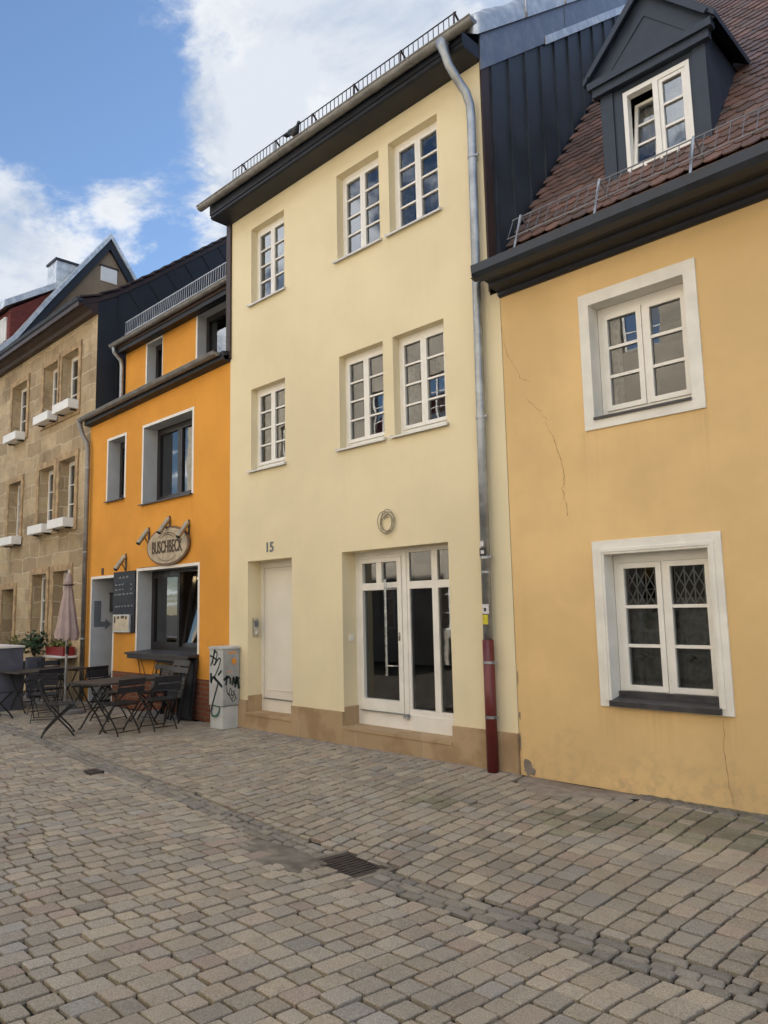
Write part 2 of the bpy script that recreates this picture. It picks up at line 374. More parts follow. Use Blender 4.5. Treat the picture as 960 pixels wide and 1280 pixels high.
# ------------------------------------------------------------------ ground: setts, gutter, patches
GUT = [(-40, -1.3), (-25, -1.55), (-16, -1.95), (-13.2, -2.12), (-10.86, -2.27), (-7.95, -2.5), (-6.47, -2.63), (-5.29, -2.76), (-4.5, -2.82),
       (-3.54, -2.87), (-2.86, -2.88), (-2.37, -2.84), (-1.93, -2.82), (-1.27, -2.79), (0, -2.74), (6, -2.6)]
def interp(tab, x):
    for (a, b), (c, d) in zip(tab, tab[1:]):
        if x <= c: return b + (d - b) * (x - a) / (c - a)
    return tab[-1][1]
def gy(x): return interp(GUT, x)
def hz(x, y):
    d = abs(y - gy(x)); dip = -.014 * max(0, 1 - d / .45)
    return dip + .012 * math.sin(x * .9 + y * .7) * math.sin(y * 1.3 - x * .4) - .006
rs = random.Random(3)
def stone(mb, cs, tone, top=.0, ch=.0042, rc=.009, dome=.0012):
    """one worn sett from its four ground corners: rounded corners, soft edge, slightly domed top"""
    c = [Vector((p[0], p[1])) for p in cs]; out = []
    for i in range(4):
        a, b, d = c[i - 1], c[i], c[(i + 1) % 4]
        u = (a - b); v = (d - b); r = min(rc * rs.uniform(.6, 1.7), u.length * .3, v.length * .3)
        u.normalize(); v.normalize()
        out += [b + u * r, b + (u + v) * r * .22, b + v * r]
    cen = sum(out, Vector((0, 0))) / len(out); n = len(out)
    tx, ty = rs.uniform(-.012, .012), rs.uniform(-.012, .012)
    vs = []
    for k, (s, dz) in enumerate(((1, -.03), (1, -ch), (-ch * .95, 0), (-.03, dome))):
        for p in out:
            d = p - cen; l = d.length
            q = cen + d * ((l + s) / l if s <= 0 else 1.0) if s <= 0 else p
            z = top + dz + hz(cen.x, cen.y) + (q.x - cen.x) * tx + (q.y - cen.y) * ty
            vs.append((q.x, q.y, z))
    fs = []
    for k in range(3):
        for i in range(n): fs.append((k * n + i, k * n + (i + 1) % n, (k + 1) * n + (i + 1) % n, (k + 1) * n + i))
    fs.append(tuple(range(3 * n, 4 * n)))
    mb.add(vs, fs, tone)
PAL = [(0.492, 0.415, 0.310), (0.472, 0.410, 0.316), (0.446, 0.392, 0.310), (0.520, 0.432, 0.310), (0.453, 0.402, 0.329), (0.540, 0.463, 0.343), (0.492, 0.402, 0.304), (0.466, 0.400, 0.300)]
def stone_tone(x, y, low):
    b = rs.choice(PAL); k = rs.choice((1, 1, 1, .82)) * rs.uniform(.80, 1.12)
    if rs.random() < .06: b = (.45, .345, .27)
    if rs.random() < .06: b = (.42, .39, .34)
    if not low: k *= .93
    t = [b[0] * k, b[1] * k, b[2] * k]
    for cx, cy, r in ((-3.15, -.95, .42), (-2.35, -.45, .55), (-4.45, -1.3, .25), (-1.7, -.3, .5)):
        d = math.hypot(x - cx, y - cy)
        if d < r and rs.random() < .75:
            f = .35 + .4 * d / r; t = [t[0] * f, t[1] * f * 1.10, t[2] * f * .95]
    return tuple(t)
def in_patch(x, y):
    return (-4.40 < x < -3.15 and y > -.13 - .42 * max(0, 1 - abs(x + 3.95) / .55)) or (-4.75 < x < -4.06 and -3.16 < y < -2.94)
def in_grate(x, y): return -4.13 < x < -3.65 and -3.03 < y < -2.67
low = MB(); up = MB(); gut = MB()
DXL = [(-30, .13), (-5, .13), (-3, .10), (0, .13), (4, .13)]
DXU = [(-30, -.12), (-9, -.125), (-5, -.13), (-3.6, -.09), (-2.6, -.05), (-1.8, .02), (0, .05), (4, .05)]
def course(mb, x0, w, y0, y1, tab, lowz, seed, lmin, lmax):
    y = y0 - rs.uniform(0, .12); dx = interp(tab, x0)
    ref = gy(x0)
    while y < y1:
        l = rs.uniform(lmin, lmax)
        if rs.random() < .07: l *= 1.35
        ya, yb = max(y, y0), min(y + l, y1)
        y += l
        if yb - ya < .045: continue
        def xx(t, yy): return x0 + t + interp(tab, x0 + t) * (yy - ref) + .012 * math.sin(yy * 2.1 + (x0 + t) * 1.1) + .006 * math.sin(yy * 5.0 + (x0 + t) * 2.3)
        g = rs.uniform(.0062, .0112); j = lambda: rs.uniform(-.0045, .0045)
        cs = [(xx(g, ya) + j(), ya + g + j()), (xx(w - g, ya) + j(), ya + g + j()), (xx(w - g, yb) + j(), yb - g + j()), (xx(g, yb) + j(), yb - g + j())]
        cx = sum(p[0] for p in cs) / 4; cy = sum(p[1] for p in cs) / 4
        if in_patch(cx, cy) or in_grate(cx, cy): continue
        if not lowz and cy > -.03: continue
        stone(mb, cs, stone_tone(cx, cy, lowz), rs.uniform(-.004, .004))
x = -24.0
while x < 2.6:
    w = rs.uniform(.120, .148)
    course(low, x, w, -8.7 if x > -12 else -6.5, gy(x) - .125, DXL, True, 0, .112, .172)
    x += w
x = -24.0
while x < 2.6:
    w = rs.uniform(.122, .158)
    course(up, x, w, gy(x) + .125, .02, DXU, False, 0, .12, .188)
    x += w
for row in range(3):
    x = -24.0
    while x < 2.6:
        l = rs.uniform(.10, .21)
        y0 = -.118 + row * .079; g = rs.uniform(.004, .009); j = lambda: rs.uniform(-.008, .008)
        ya0, ya1 = gy(x) + y0, gy(x + l) + y0
        cs = [(x + g + j(), ya0 + g + j()), (x + l - g + j(), ya1 + g + j()), (x + l - g + j(), ya1 + .079 - g + j()), (x + g + j(), ya0 + .079 - g + j())]
        k = rs.uniform(.75, 1.2); b = rs.choice([(.235, .225, .205), (.25, .235, .205), (.21, .205, .195)])
        if not in_grate(x + l / 2, ya0 + .04) and not in_patch(x + l / 2, ya0 + .04):
            stone(gut, cs, (b[0] * k * 1.15, b[1] * k * 1.1, b[2] * k * 1.02), rs.uniform(-.006, .004), .008, .014, .004)
        x += l
# small cobbles along the foot of the yellow wall
x = -3.15
while x < 2.4:
    l = rs.uniform(.09, .17)
    k = rs.uniform(.8, 1.2)
    stone(gut, [(x + .006, -.115), (x + l - .006, -.11), (x + l - .006, -.015), (x + .006, -.012)], (.18 * k, .17 * k, .16 * k), rs.uniform(-.004, .012), .012, .026, .006)
    x += l
struct(obj('street', low, M['sett']))
struct(obj('pavement', up, M['sett']))
struct(obj('gutter_channel', gut, M['gutterstone']))
g = MB(); nx, ny = 240, 90
for i in range(nx + 1):
    for j in range(ny + 1):
        a, b = -26 + 30 * i / nx, -9.4 + 9.7 * j / ny; g.v.append((a, b, hz(a, b) - .026))
g.f = [[i * (ny + 1) + j, (i + 1) * (ny + 1) + j, (i + 1) * (ny + 1) + j + 1, i * (ny + 1) + j + 1] for i in range(nx) for j in range(ny)]
struct(obj('street_bed', g, M['jointsoil']))
g = MB(); g.quad((-300, -300, -.07), (300, -300, -.07), (300, 300, -.07), (-300, 300, -.07))
struct(obj('ground', g, M['ground']))
def patch(name, pts, z, mat):
    mb = MB(); r2 = random.Random(11); out = []
    for (a, b), (c, d) in zip(pts, pts[1:] + pts[:1]):
        for k in range(6):
            t = k / 6; out.append((a + (c - a) * t + r2.uniform(-.02, .02), b + (d - b) * t + r2.uniform(-.02, .02)))
    cx = sum(p[0] for p in out) / len(out); cy = sum(p[1] for p in out) / len(out)
    vs = [(p[0], p[1], z - .02) for p in out] + [(cx + (p[0] - cx) * .9, cy + (p[1] - cy) * .9, z + r2.uniform(-.004, .004)) for p in out] + [(cx, cy, z + .006)]
    m = len(out); fs = [(i, (i + 1) % m, m + (i + 1) % m, m + i) for i in range(m)] + [(m + i, m + (i + 1) % m, 2 * m) for i in range(m)]
    mb.add(vs, fs); return struct(obj(name, mb, mat, smooth=True))
patch('concrete_patch', [(-4.44, -.01), (-4.36, -.2), (-4.15, -.45), (-3.85, -.56), (-3.5, -.36), (-3.3, -.17), (-3.1, -.01)], .004, M['concrete'])
patch('concrete_patch', [(-4.90, -2.90), (-4.80, -3.22), (-4.35, -3.28), (-3.98, -3.22), (-4.06, -2.93), (-4.4, -2.88)], -.012, M['concretegrey'])

def fillet(name, x0, x1, y, w0, w1, h, mat, seed):
    q = random.Random(seed); mb = MB(); vs = []; n = int((x1 - x0) / .05)
    for i in range(n + 1):
        x_ = x0 + (x1 - x0) * i / n; w_ = q.uniform(w0, w1); vs += [(x_, y, h * q.uniform(.6, 1.2)), (x_, y - w_ * .6, h * q.uniform(.3, .5)), (x_, y - w_, -.016)]
    mb.add(vs, [(3 * i + k, 3 * i + 3 + k, 3 * i + 4 + k, 3 * i + 1 + k) for i in range(n) for k in (0, 1)]); return struct(obj(name, mb, mat, smooth=True))
fillet('pavement_mortar_joint', -9.62, -4.46, -.028, .02, .07, .014, M['concrete'], 3)
fillet('pavement_mortar_joint', -3.2, 2.4, .001, .012, .05, .014, M['jointdirt'], 4)
t = thing('drain_grate', 'rusty dark cast iron drain grate set in the cobbled gutter', 'drain grate', (-3.89, -2.85, -.05))
ang = R(-8)
def gr(mb, x0, x1, y0, y1, z0, z1):
    c, s = math.cos(ang), math.sin(ang); b = len(mb.v); mb.box(x0, x1, y0, y1, z0, z1)
    for i in range(b, len(mb.v)):
        p = mb.v[i]; mb.v[i] = (-3.89 + p[0] * c - p[1] * s, -2.85 + p[0] * s + p[1] * c, p[2] - .026)
f = MB()
gr(f, -.23, -.19, -.16, .16, -.06, .0); gr(f, .19, .23, -.16, .16, -.06, .0); gr(f, -.19, .19, .125, .16, -.06, .0); gr(f, -.19, .19, -.16, -.125, -.06, .0)
obj('grate_frame', f, M['grate'], t)
f = MB()
for k in range(9): gr(f, -.18 + k * .0415, -.155 + k * .0415, -.122, .122, -.03, -.004)
gr(f, -.186, .186, -.012, .012, -.032, -.009)
obj('grate_bars', f, M['grate'], t)
f = MB()
for q in ((-.27, -.232, -.198, .198), (.232, .27, -.198, .198), (-.232, .232, .162, .198), (-.232, .232, -.198, -.162)): gr(f, *q, -.06, .004)
obj('collar', f, M['concretegrey'], t)
f = MB(); gr(f, -.2, .2, -.13, .13, -.068, -.062); obj('drain_pit', f, M['soil'], t)
t = thing('valve_cover', 'small dark iron valve cover in the paving beside the gutter', 'valve cover', (-8.07, -2.74, 0))
f = MB(); f.box(-8.17, -7.97, -2.81, -2.67, -.03, .012); obj('cover_plate', f, M['grate'], t)
f = MB(); f.box(-8.13, -8.01, -2.755, -2.725, .013, .018); obj('lifting_bar', f, M['iron'], t)

# ------------------------------------------------------------------ windows and doors
def window(house, x0, x1, z0, z1, y, rows, frame, cols=2, fw=.05, sash=.05, bar=.024, mull=.0, top_extra=0.0, name='window', bot=.05):
    """casement window facing -Y with its outer frame, sashes and glazing bars; returns the frame object"""
    mb = MB(); mb.ring(x0, x1, z0, z1, y, y + .07, fw, fw + top_extra, bot)
    ix0, ix1, iz0, iz1 = x0 + fw + .003, x1 - fw - .003, z0 + bot + .003, z1 - fw - top_extra - .003
    cw = (ix1 - ix0 - mull) / cols; panes = MB()
    if mull: mb.box((ix0 + ix1 - mull) / 2 + .002, (ix0 + ix1 + mull) / 2 - .002, y - .004, y + .05, iz0 - .002, iz1 + .002)
    for c in range(cols):
        a = ix0 + c * (cw + (mull if c else 0)) + .0015; b = a + cw - .003
        mb.ring(a, b, iz0, iz1, y - .014, y + .05, sash)
        pa, pb, qa, qb = a + sash, b - sash, iz0 + sash, iz1 - sash
        for r in range(1, rows):
            zz = qa + (qb - qa) * r / rows; mb.box(pa, pb, y - .006, y + .034, zz - bar / 2, zz + bar / 2)
        panes.quad((pa, y + .016, qa), (pb, y + .016, qa), (pb, y + .016, qb), (pa, y + .016, qb))
    fo = obj(name, mb, frame, house)
    obj('pane', panes, M['glass'], fo)
    return fo
def folds(x0, x1, y, z0, z1, n=16, amp=.02):
    mb = MB(); m = n * 4; vs = []
    for i in range(m + 1):
        xx = x0 + (x1 - x0) * i / m; yy = y + amp * math.sin(i / m * n * math.pi) + .006 * math.sin(i * 1.7)
        vs += [(xx, yy, z0), (xx, yy, z1)]
    mb.add(vs, [(2 * i, 2 * i + 2, 2 * i + 3, 2 * i + 1) for i in range(m)]); return mb
def sill(fo, x0, x1, z, yin, out=.045, mat='sill', th=.022, ends=True):
    mb = MB(); mb.prism([(yin, z + .012), (-out, z - .004), (-out, z - .026), (-out + .012, z - .026), (-out + .012, z - .004 - th * .5), (yin, z - .010)], x0, x1, 'x')
    if ends:
        mb.prism([(.0, z + .02), (-out - .002, z + .006), (-out - .002, z - .028), (0, z - .012)], x0 - .004, x0 + .012, 'x')
        mb.prism([(.0, z + .02), (-out - .002, z + .006), (-out - .002, z - .028), (0, z - .012)], x1 - .012, x1 + .004, 'x')
    return obj('sill', mb, M[mat], fo)
def gutter_profile(yc, zc, r, th=.006):
    o = [(yc + r * math.cos(a), zc + r * math.sin(a)) for a in [math.pi + math.pi * k / 10 for k in range(11)]]
    i = [(yc + (r - th) * math.cos(a), zc + (r - th) * math.sin(a)) for a in [math.pi + math.pi * k / 10 for k in range(10, -1, -1)]]
    return o + i
def gutter(parent, x0, x1, yc, zc, r, mat, slope=0.0, straps=None, name='gutter'):
    mb = MB(); prof = gutter_profile(yc, zc, r)
    n = len(prof); vs = [(x0, p[0], p[1]) for p in prof] + [(x1, p[0], p[1] + slope) for p in prof]
    fs = [(i, (i + 1) % n, (i + 1) % n + n, i + n) for i in range(n)]
    h = n // 2
    fs += [(k, k + 1, n - 2 - k, n - 1 - k) for k in range(h - 1)] + [(n + n - 1 - k, n + n - 2 - k, n + k + 1, n + k) for k in range(h - 1)]
    mb.add(vs, fs)
    for xe, dz in ((x0 + .002, 0), (x1 - .002, slope)):
        cap = [(xe, yc + (r - .002) * math.cos(a), zc + dz + (r - .002) * math.sin(a)) for a in [math.pi + math.pi * k / 10 for k in range(11)]]
        mb.add(cap, [tuple(range(11))])
    mb.tube([(x0, yc - r, zc), (x1, yc - r, zc + slope)], .010, 8)
    if straps:
        k = x0 + straps * .4
        while k < x1:
            dz = slope * (k - x0) / (x1 - x0)
            pr = gutter_profile(yc, zc + dz, r + .004, .003); mb.prism(pr, k, k + .03, 'x'); k += straps
    return obj(name, mb, M[mat], parent)

# ================================================================== PALE HOUSE (number 15)
PX0, PX1, PX1U = -9.62, -4.46, -4.59
pale = thing('plaster_house', 'pale cream three storey house with white lattice windows, glazed shop door and the number 15', 'house', ((PX0 + PX1) / 2, 4, 0))
cols_ = [(-9.06, -8.235), (-7.07, -6.255), (-6.08, -5.26)]
holes = [(a, b, 6.335, 7.57, .13) for a, b in cols_] + [(a, b, 3.745, 5.0, .13) for a, b in cols_]
D1 = (-9.14, -8.10, .23, 2.40); D2 = (-7.07, -5.30, .23, 2.40)
holes += [(*D1, .27), (*D2, .27)]
mb = MB(); wall_mesh(mb, [(PX0, PX1, .40, 5.06), (PX0, PX1U, 5.06, 8.02), (D1[0], D1[1], .23, .4), (D2[0], D2[1], .23, .4)], holes)
mb.quad((PX1U, 0, 5.06), (PX1, 0, 5.06), (PX1, .2, 5.06), (PX1U, .2, 5.06))
obj('wall', mb, M['pale'], pale)
# body of the house: sides, back, floors
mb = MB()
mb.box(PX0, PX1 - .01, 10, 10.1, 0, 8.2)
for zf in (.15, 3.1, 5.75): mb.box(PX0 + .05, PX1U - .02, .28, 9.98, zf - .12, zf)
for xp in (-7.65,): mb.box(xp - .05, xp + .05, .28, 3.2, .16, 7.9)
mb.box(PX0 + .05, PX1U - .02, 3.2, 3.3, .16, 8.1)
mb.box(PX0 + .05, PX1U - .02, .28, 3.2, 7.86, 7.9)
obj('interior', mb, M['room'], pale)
prof = [(0, 0), (0, 8.05), (4.9, 12.0), (9.9, 8.05), (9.9, 0)]
mb = MB(); mb.prism([(.012, 5.0)] + [(.012, 8.06), (4.9, 11.98), (9.98, 7.95), (9.98, 5.0)], PX1U - .03, PX1U, 'x')
k = .18
while k < 9.6:
    zt = 8.02 + .8 * k if k < 4.9 else 8.02 + .8 * (9.8 - k)
    mb.box(PX1U - .005, PX1U + .028, k, k + .016, 5.0, zt - .25); k += .365
obj('gable_cladding', mb, M['seam'], pale)
mb = MB(); mb.box(PX1U - .012, PX1U + .012, -.006, .14, 5.1, 7.9); obj('corner_board', mb, M['browncorner'], pale)
mb = MB(); mb.prism([(.012, 0), (.012, 8.03), (4.9, 11.95), (9.98, 7.95), (9.98, 0)], PX0 - .0, PX0 + .03, 'x'); obj('side_wall', mb, M['browncorner'], pale)
mb = MB(); mb.box(PX0 - .075, PX0 - .002, -.035, .12, 5.62, 7.87); mb.box(PX0 - .002, PX0 + .035, -.035, -.004, 5.62, 7.87); obj('corner_board', mb, M['browncorner'], pale)
mb = MB(); mb.prism([(.06, 0), (.06, 5.0), (9.98, 5.0), (9.98, 0)], PX1 - .04, PX1 - .012, 'x'); obj('side_wall', mb, M['pale'], pale)
# roof slabs (0.8 pitch), ridge out of sight
mb = MB()
mb.prism([(-.40, 8.06), (-.40, 8.13), (4.9, 12.36), (10.3, 8.10), (10.3, 8.02), (4.9, 12.26)], PX0 - .07, PX1U + .02, 'x')
roof = obj('roof', mb, M['slate'], pale)
mb = MB(); xx = PX0 - .02; rr = random.Random(5)
while xx < PX1U - .1:
    b = rr.uniform(.8, 1.2); mb.box(xx, xx + .165, -.392, -.25, 8.115, 8.14 + rr.uniform(0, .012)); xx += .172
obj('eave_tiles', mb, M['browncorner'], roof)
# boxed eave
mb = MB(); mb.prism([(.0, 7.87), (-.30, 7.87), (-.33, 7.885), (-.33, 8.05), (.0, 8.05)], PX0 - .08, PX1U + .01, 'x'); mb.box(PX0 - .085, PX1U + .012, -.345, -.33, 7.93, 8.09)
obj('eave_box', mb, M['eave'], pale)
g_ = gutter(pale, -9.88, -4.36, -.415, 8.115, .066, 'zincold', -.085, .62)
# snow guard
mb = MB(); gx0, gx1 = -8.98, -4.60
def gsl(k): return -.018 * (k - gx0)
for zz in (8.125, 8.34): mb.bar((gx0, -.40, zz), (gx1, -.40, zz + gsl(gx1)), .011, .011)
k = gx0
while k < gx1 - .005:
    mb.bar((k + .01, -.40, 8.128 + gsl(k)), (k + .01, -.40, 8.337 + gsl(k)), .008, .007, (0, 1, 0)); k += .0775
obj('snow_guard', mb, M['iron'], roof)
k = gx0 + .25
while k < gx1:
    mb = MB(); mb.bar((k, -.39, 8.345 + gsl(k)), (k, -.24, 8.22 + gsl(k)), .018, .018); mb.bar((k, -.41, 8.09 + gsl(k)), (k, -.405, 8.35 + gsl(k)), .022, .008, (0, 1, 0)); obj('guard_bracket', mb, M['browncorner'], roof); k += .82
# verge flashing on the right gable
mb = MB()
def slope_band(mb, y0, y1, za, zb, x0, x1, s=.8):
    vs = [(x, y, z + s * y) for x in (x0, x1) for y, z in ((y0, za), (y1, za), (y1, zb), (y0, zb))]
    mb.add(vs, [(0, 1, 2, 3), (7, 6, 5, 4), (0, 4, 5, 1), (1, 5, 6, 2), (2, 6, 7, 3), (3, 7, 4, 0)])
yy = -.02
while yy < 4.9:
    slope_band(mb, yy, min(yy + .98, 4.9), 7.76, 8.21, PX1U + .004, PX1U + .024 + .004 * (int(yy * 3) % 2)); yy += .985
fl = obj('verge_flashing', mb, M['seamlead'], pale)
mb = MB(); slope_band(mb, 1.4, 4.9, 7.735, 7.86, PX1U + .03, PX1U + .042); obj('flashing_strip', mb, M['zincbright'], fl)
# rounded zinc verge cap, dented sheet
mb = MB(); pr = []
for k in range(13):
    a = math.pi * k / 12; pr.append((-.10 * math.cos(a), .16 * math.sin(a)))
n1 = 60; vs = []
rr = random.Random(9)
for i in range(n1 + 1):
    y = -.12 + 5.0 * i / n1; d = .012 * math.sin(y * 9) + rr.uniform(-.006, .006)
    for (a, b) in pr: vs.append((PX1U - .045 + a * 1.15, y, 8.25 + .8 * y + (b * (1 + d * 6)) + .10))
    vs += [(PX1U + .07, y, 8.2 + .8 * y), ]
m_ = len(pr) + 1
fs = [(i * m_ + k, (i + 1) * m_ + k, (i + 1) * m_ + k + 1, i * m_ + k + 1) for i in range(n1) for k in range(m_ - 1)]
fs.append(tuple(range(m_)))
mb.add(vs, fs)
for ys in (.9, 1.9, 2.9, 3.9): slope_band(mb, ys, ys + .03, 8.2, 8.44, PX1U + .065, PX1U + .083)
obj('verge_cap', mb, M['zincbright'], fl, smooth=True)
mb = MB(); slope_band(mb, -.35, .12, 8.40, 8.47, PX1U - .28, PX1U - .06); obj('verge_tile', mb, M['slate'], roof)
# windows
for (a, b) in cols_:
    for (z0, z1) in ((6.335, 7.57), (3.745, 5.0)):
        w = window(pale, a, b, z0 + (.035 if z0 < 5 else .012), z1, .115, 4, M['white'], fw=.045, sash=.045, mull=.0, top_extra=.02, bot=.045)
        sill(w, a - .045, b + .03, z0, .118, .05)
        if a < -8: obj('drape', folds(a + .30, b - .08, .30, z0 + .05, z1 - .08, 7, .02), M['drape'], w)
        else: obj('drape', folds(a + .06, b - .06, .75, z0 + .05, z1 - .08, 9, .02), M['curtain'], w)
# narrow white door
mb = MB(); x0, x1, z0, z1 = D1; y = .235
mb.ring(x0, x1, z0, z1, y, y + .09, .07, .10, .17)
mb.box(x0 + .074, x1 - .074, y + .012, y + .05, z0 + .185, z1 - .104)
mb.ring(x0 + .10, x1 - .10, z0 + .30, z1 - .13, y + .004, y + .012, .012)
door = obj('door', mb, M['doorwhite'], pale)
mb = MB(); mb.box(x0 + .07, x1 - .07, y - .012, y, z0 + .172, z0 + .182); obj('threshold_strip', mb, M['zinc'], door)
mb = MB(); mb.box(x1 - .17, x1 - .13, y - .012, y + .012, 1.18, 1.38); obj('lock_plate', mb, M['steel'], door)
# intercom on the left reveal
mb = MB(); mb.box(-9.139, -9.118, .09, .185, 1.30, 1.56); ic = obj('intercom', mb, M['steel'], pale)
mb = MB(); mb.box(-9.118, -9.112, .105, .17, 1.44, 1.53); obj('intercom_grille', mb, M['greypaint'], ic)
mb = MB(); mb.box(-9.118, -9.110, .115, .15, 1.34, 1.38); obj('intercom_button', mb, M['whitewash'], ic)
# glazed shop door
x0, x1, z0, z1 = D2; y = .235
mb = MB()
mb.box(x0, x0 + .07, y, y + .09, z0, z1); mb.box(x1 - .05, x1, y, y + .09, z0, z1)
mb.box(x0 + .07, x1 - .05, y, y + .09, z1 - .055, z1); mb.box(x0 + .07, x1 - .05, y, y + .09, z0, z0 + .185)
cx = -6.205; mb.box(cx - .035, cx + .035, y - .004, y + .08, z0 + .185, z1 - .055)
# right fixed light
mb.box(cx + .035, x1 - .05, y + .008, y + .07, 1.905, 1.995); mb.box(cx + .035, x1 - .05, y + .008, y + .07, z0 + .185, z0 + .25)
mb.box(-5.765, -5.675, y + .004, y + .075, z0 + .25, 1.905); mb.box(-5.765, -5.675, y + .004, y + .075, 1.995, z1 - .055)
mb.box(cx + .035, cx + .075, y + .010, y + .07, z0 + .25, 1.905); mb.box(cx + .035, cx + .075, y + .010, y + .07, 1.995, z1 - .055)
fr = obj('shop_door', mb, M['white'], pale)
mb = MB(); a, b = x0 + .075, cx - .04
mb.ring(a, b, z0 + .19, z1 - .10, y - .018, y + .05, .068, .05, .14)
mb.box(a + .068, b - .068, y - .012, y + .045, 1.905, 1.995); mb.box((-6.675), (-6.585), y - .010, y + .045, 1.995, z1 - .15)
mb.box(a, b, y - .004, y + .05, z1 - .097, z1 - .057)
leaf = obj('door_leaf', mb, M['white'], fr)
mb = MB(); mb.tube([(-6.46, y - .075, .86), (-6.46, y - .075, 2.03)], .017, 10)
for zz in (.98, 1.92): mb.tube([(-6.46, y - .075, zz), (-6.34, y - .075, zz), (-6.315, y - .02, zz)], .010, 8)
obj('pull_handle', mb, M['steel'], fr)
mb = MB(); mb.box(-6.30, -6.275, y - .026, y - .014, 1.28, 1.38); obj('lock_plate', mb, M['steel'], fr)
mb = MB(); mb.box(x0 + .075, cx + .05, y - .028, y - .006, z0 + .178, z0 + .188); mb.box(cx - .03, cx + .04, y - .045, y - .005, z0 + .14, z0 + .168); obj('threshold_strip', mb, M['zinc'], fr)
mb = MB()
for (a, b, c, d) in ((x0 + .14, cx - .10, z0 + .3, 1.91), (x0 + .14, cx - .10, 1.99, z1 - .14), (cx + .03, x1 - .04, z0 + .22, 1.93), (cx + .03, x1 - .04, 1.97, z1 - .04)):
    mb.quad((a, y + .03, c), (b, y + .03, c), (b, y + .03, d), (a, y + .03, d))
obj('pane', mb, M['glass'], fr)
mb = MB(); mb.box(-7.069, -7.055, .10, .175, 1.27, 1.36); sw = obj('bell_plate', mb, M['whitewash'], pale)
mb = MB(); mb.box(-7.055, -7.048, .12, .155, 1.295, 1.335); obj('bell_button', mb, M['white'], sw)
# sandstone plinth and steps
for (a, b, h) in ((PX0 + .0, D1[0], .40), (D1[1], D2[0], .40), (D2[1], PX1 + .0, .40)):
    mb = MB(); mb.box(a, b, -.03, .0, 0, h)
    if b == PX1: mb.box(PX1 - .02, PX1, .0, .2, 0, .4)
    obj('plinth', mb, M['plinth'], pale)
for q in (D1[0], D2[0]): mb = MB(); mb.box(q, q + .022, .0, .235, .235, .46); obj('plinth', mb, M['plinth'], pale)
for (a, b) in (D1[:2], D2[:2]):
    mb = MB(); mb.box(a + .001, b - .001, -.034, .30, .19, .235); mb.box(a + .001, b - .001, -.028, .29, 0, .189); obj('door_step', mb, M['plinth'], pale)
# house number, cable coil
mb = text_mb('15', .20, 1.05, .003); on_wall(mb, -8.605, -.006, 2.57)
obj('house_number', mb, M['greypaint'], pale)
mb = MB(); rr = random.Random(4); pts = []
for i in range(130):
    a = i / 130 * 2 * math.pi * 4.3; q = .105 + .018 * math.sin(i * .13) + .012 * math.sin(i * .31)
    pts.append((-6.225 + q * 1.05 * math.cos(a) + .012 * math.sin(i * .05), -.018 - .022 * (i / 130) - .01 * math.sin(a * 1.3), 2.705 + q * 1.15 * math.sin(a) + .02 * math.sin(i * .08)))
pts += [(-6.25, -.04, 2.74), (-6.235, -.03, 2.77), (-6.225, .0, 2.765)]
mb.tube(pts, .0048, 6); cc = obj('cable_coil', mb, M['cable'], pale, smooth=True)
# downpipe
mb = MB(); path = [(-4.80, -.415, 8.00), (-4.79, -.41, 7.92), (-4.775, -.40, 7.84), (-4.76, -.36, 7.72), (-4.73, -.25, 7.58), (-4.695, -.15, 7.46), (-4.685, -.095, 7.33), (-4.685, -.085, 7.15), (-4.71, -.085, 4.0), (-4.735, -.085, 1.27)]
mb.tube(path, [.085, .062, .05] + [.05] * 7, 16)
dp = obj('downpipe', mb, M['zinc'], pale, smooth=True)
mb = MB(); mb.tube([(-4.734, -.085, 1.33), (-4.735, -.085, .005)], .06, 16); obj('red_standpipe', mb, M['redpipe'], dp, smooth=True)
for zz in (6.7, 3.7, 2.19):
    mb = MB(); xq = -4.685 - .05 * (7.15 - zz) / 5.9
    mb.tube([(xq, -.085, zz - .018), (xq, -.085, zz + .018)], .057, 16); mb.box(xq - .012, xq + .012, -.05, .0, zz - .012, zz + .012); mb.box(xq + .05, xq + .085, -.095, -.075, zz - .012, zz + .012); obj('pipe_clamp', mb, M['galv'], dp)
for zz in (1.10, .55):
    mb = MB(); mb.tube([(-4.735, -.085, zz - .014), (-4.735, -.085, zz + .014)], .064, 16); mb.box(-4.67, -4.635, -.095, -.075, zz - .012, zz + .012); obj('pipe_clamp', mb, M['galv'], dp)
mb = MB(); mb.tube([(-4.728, -.085, 2.02), (-4.728, -.085, 2.045)], .0535, 16); obj('pipe_collar', mb, M['galv'], dp)
def sticker(mat, xq, z0, z1, a0, a1, r=.0525):
    mb = MB(); vs = []; n = 8
    for i in range(n + 1):
        a = R(a0 + (a1 - a0) * i / n); vs += [(xq + r * math.cos(a), -.085 + r * math.sin(a), z0), (xq + r * math.cos(a), -.085 + r * math.sin(a), z1)]
    mb.add(vs, [(2 * i, 2 * i + 2, 2 * i + 3, 2 * i + 1) for i in range(n)]); return obj('sticker', mb, mat, dp)
sticker(M['sticker_b'], -4.728, 2.20, 2.285, -140, -40, .0585); sticker(M['sticker_w'], -4.728, 2.225, 2.26, -105, -65, .0592)
sticker(M['sticker_w'], -4.727, 2.30, 2.36, -130, -70); sticker(M['sticker_w'], -4.733, 1.60, 1.70, -120, -30); sticker(M['sticker_y'], -4.733, 1.49, 1.59, -125, -45)
sticker(M['sticker_b'], -4.733, 1.625, 1.66, -90, -62, .0533)

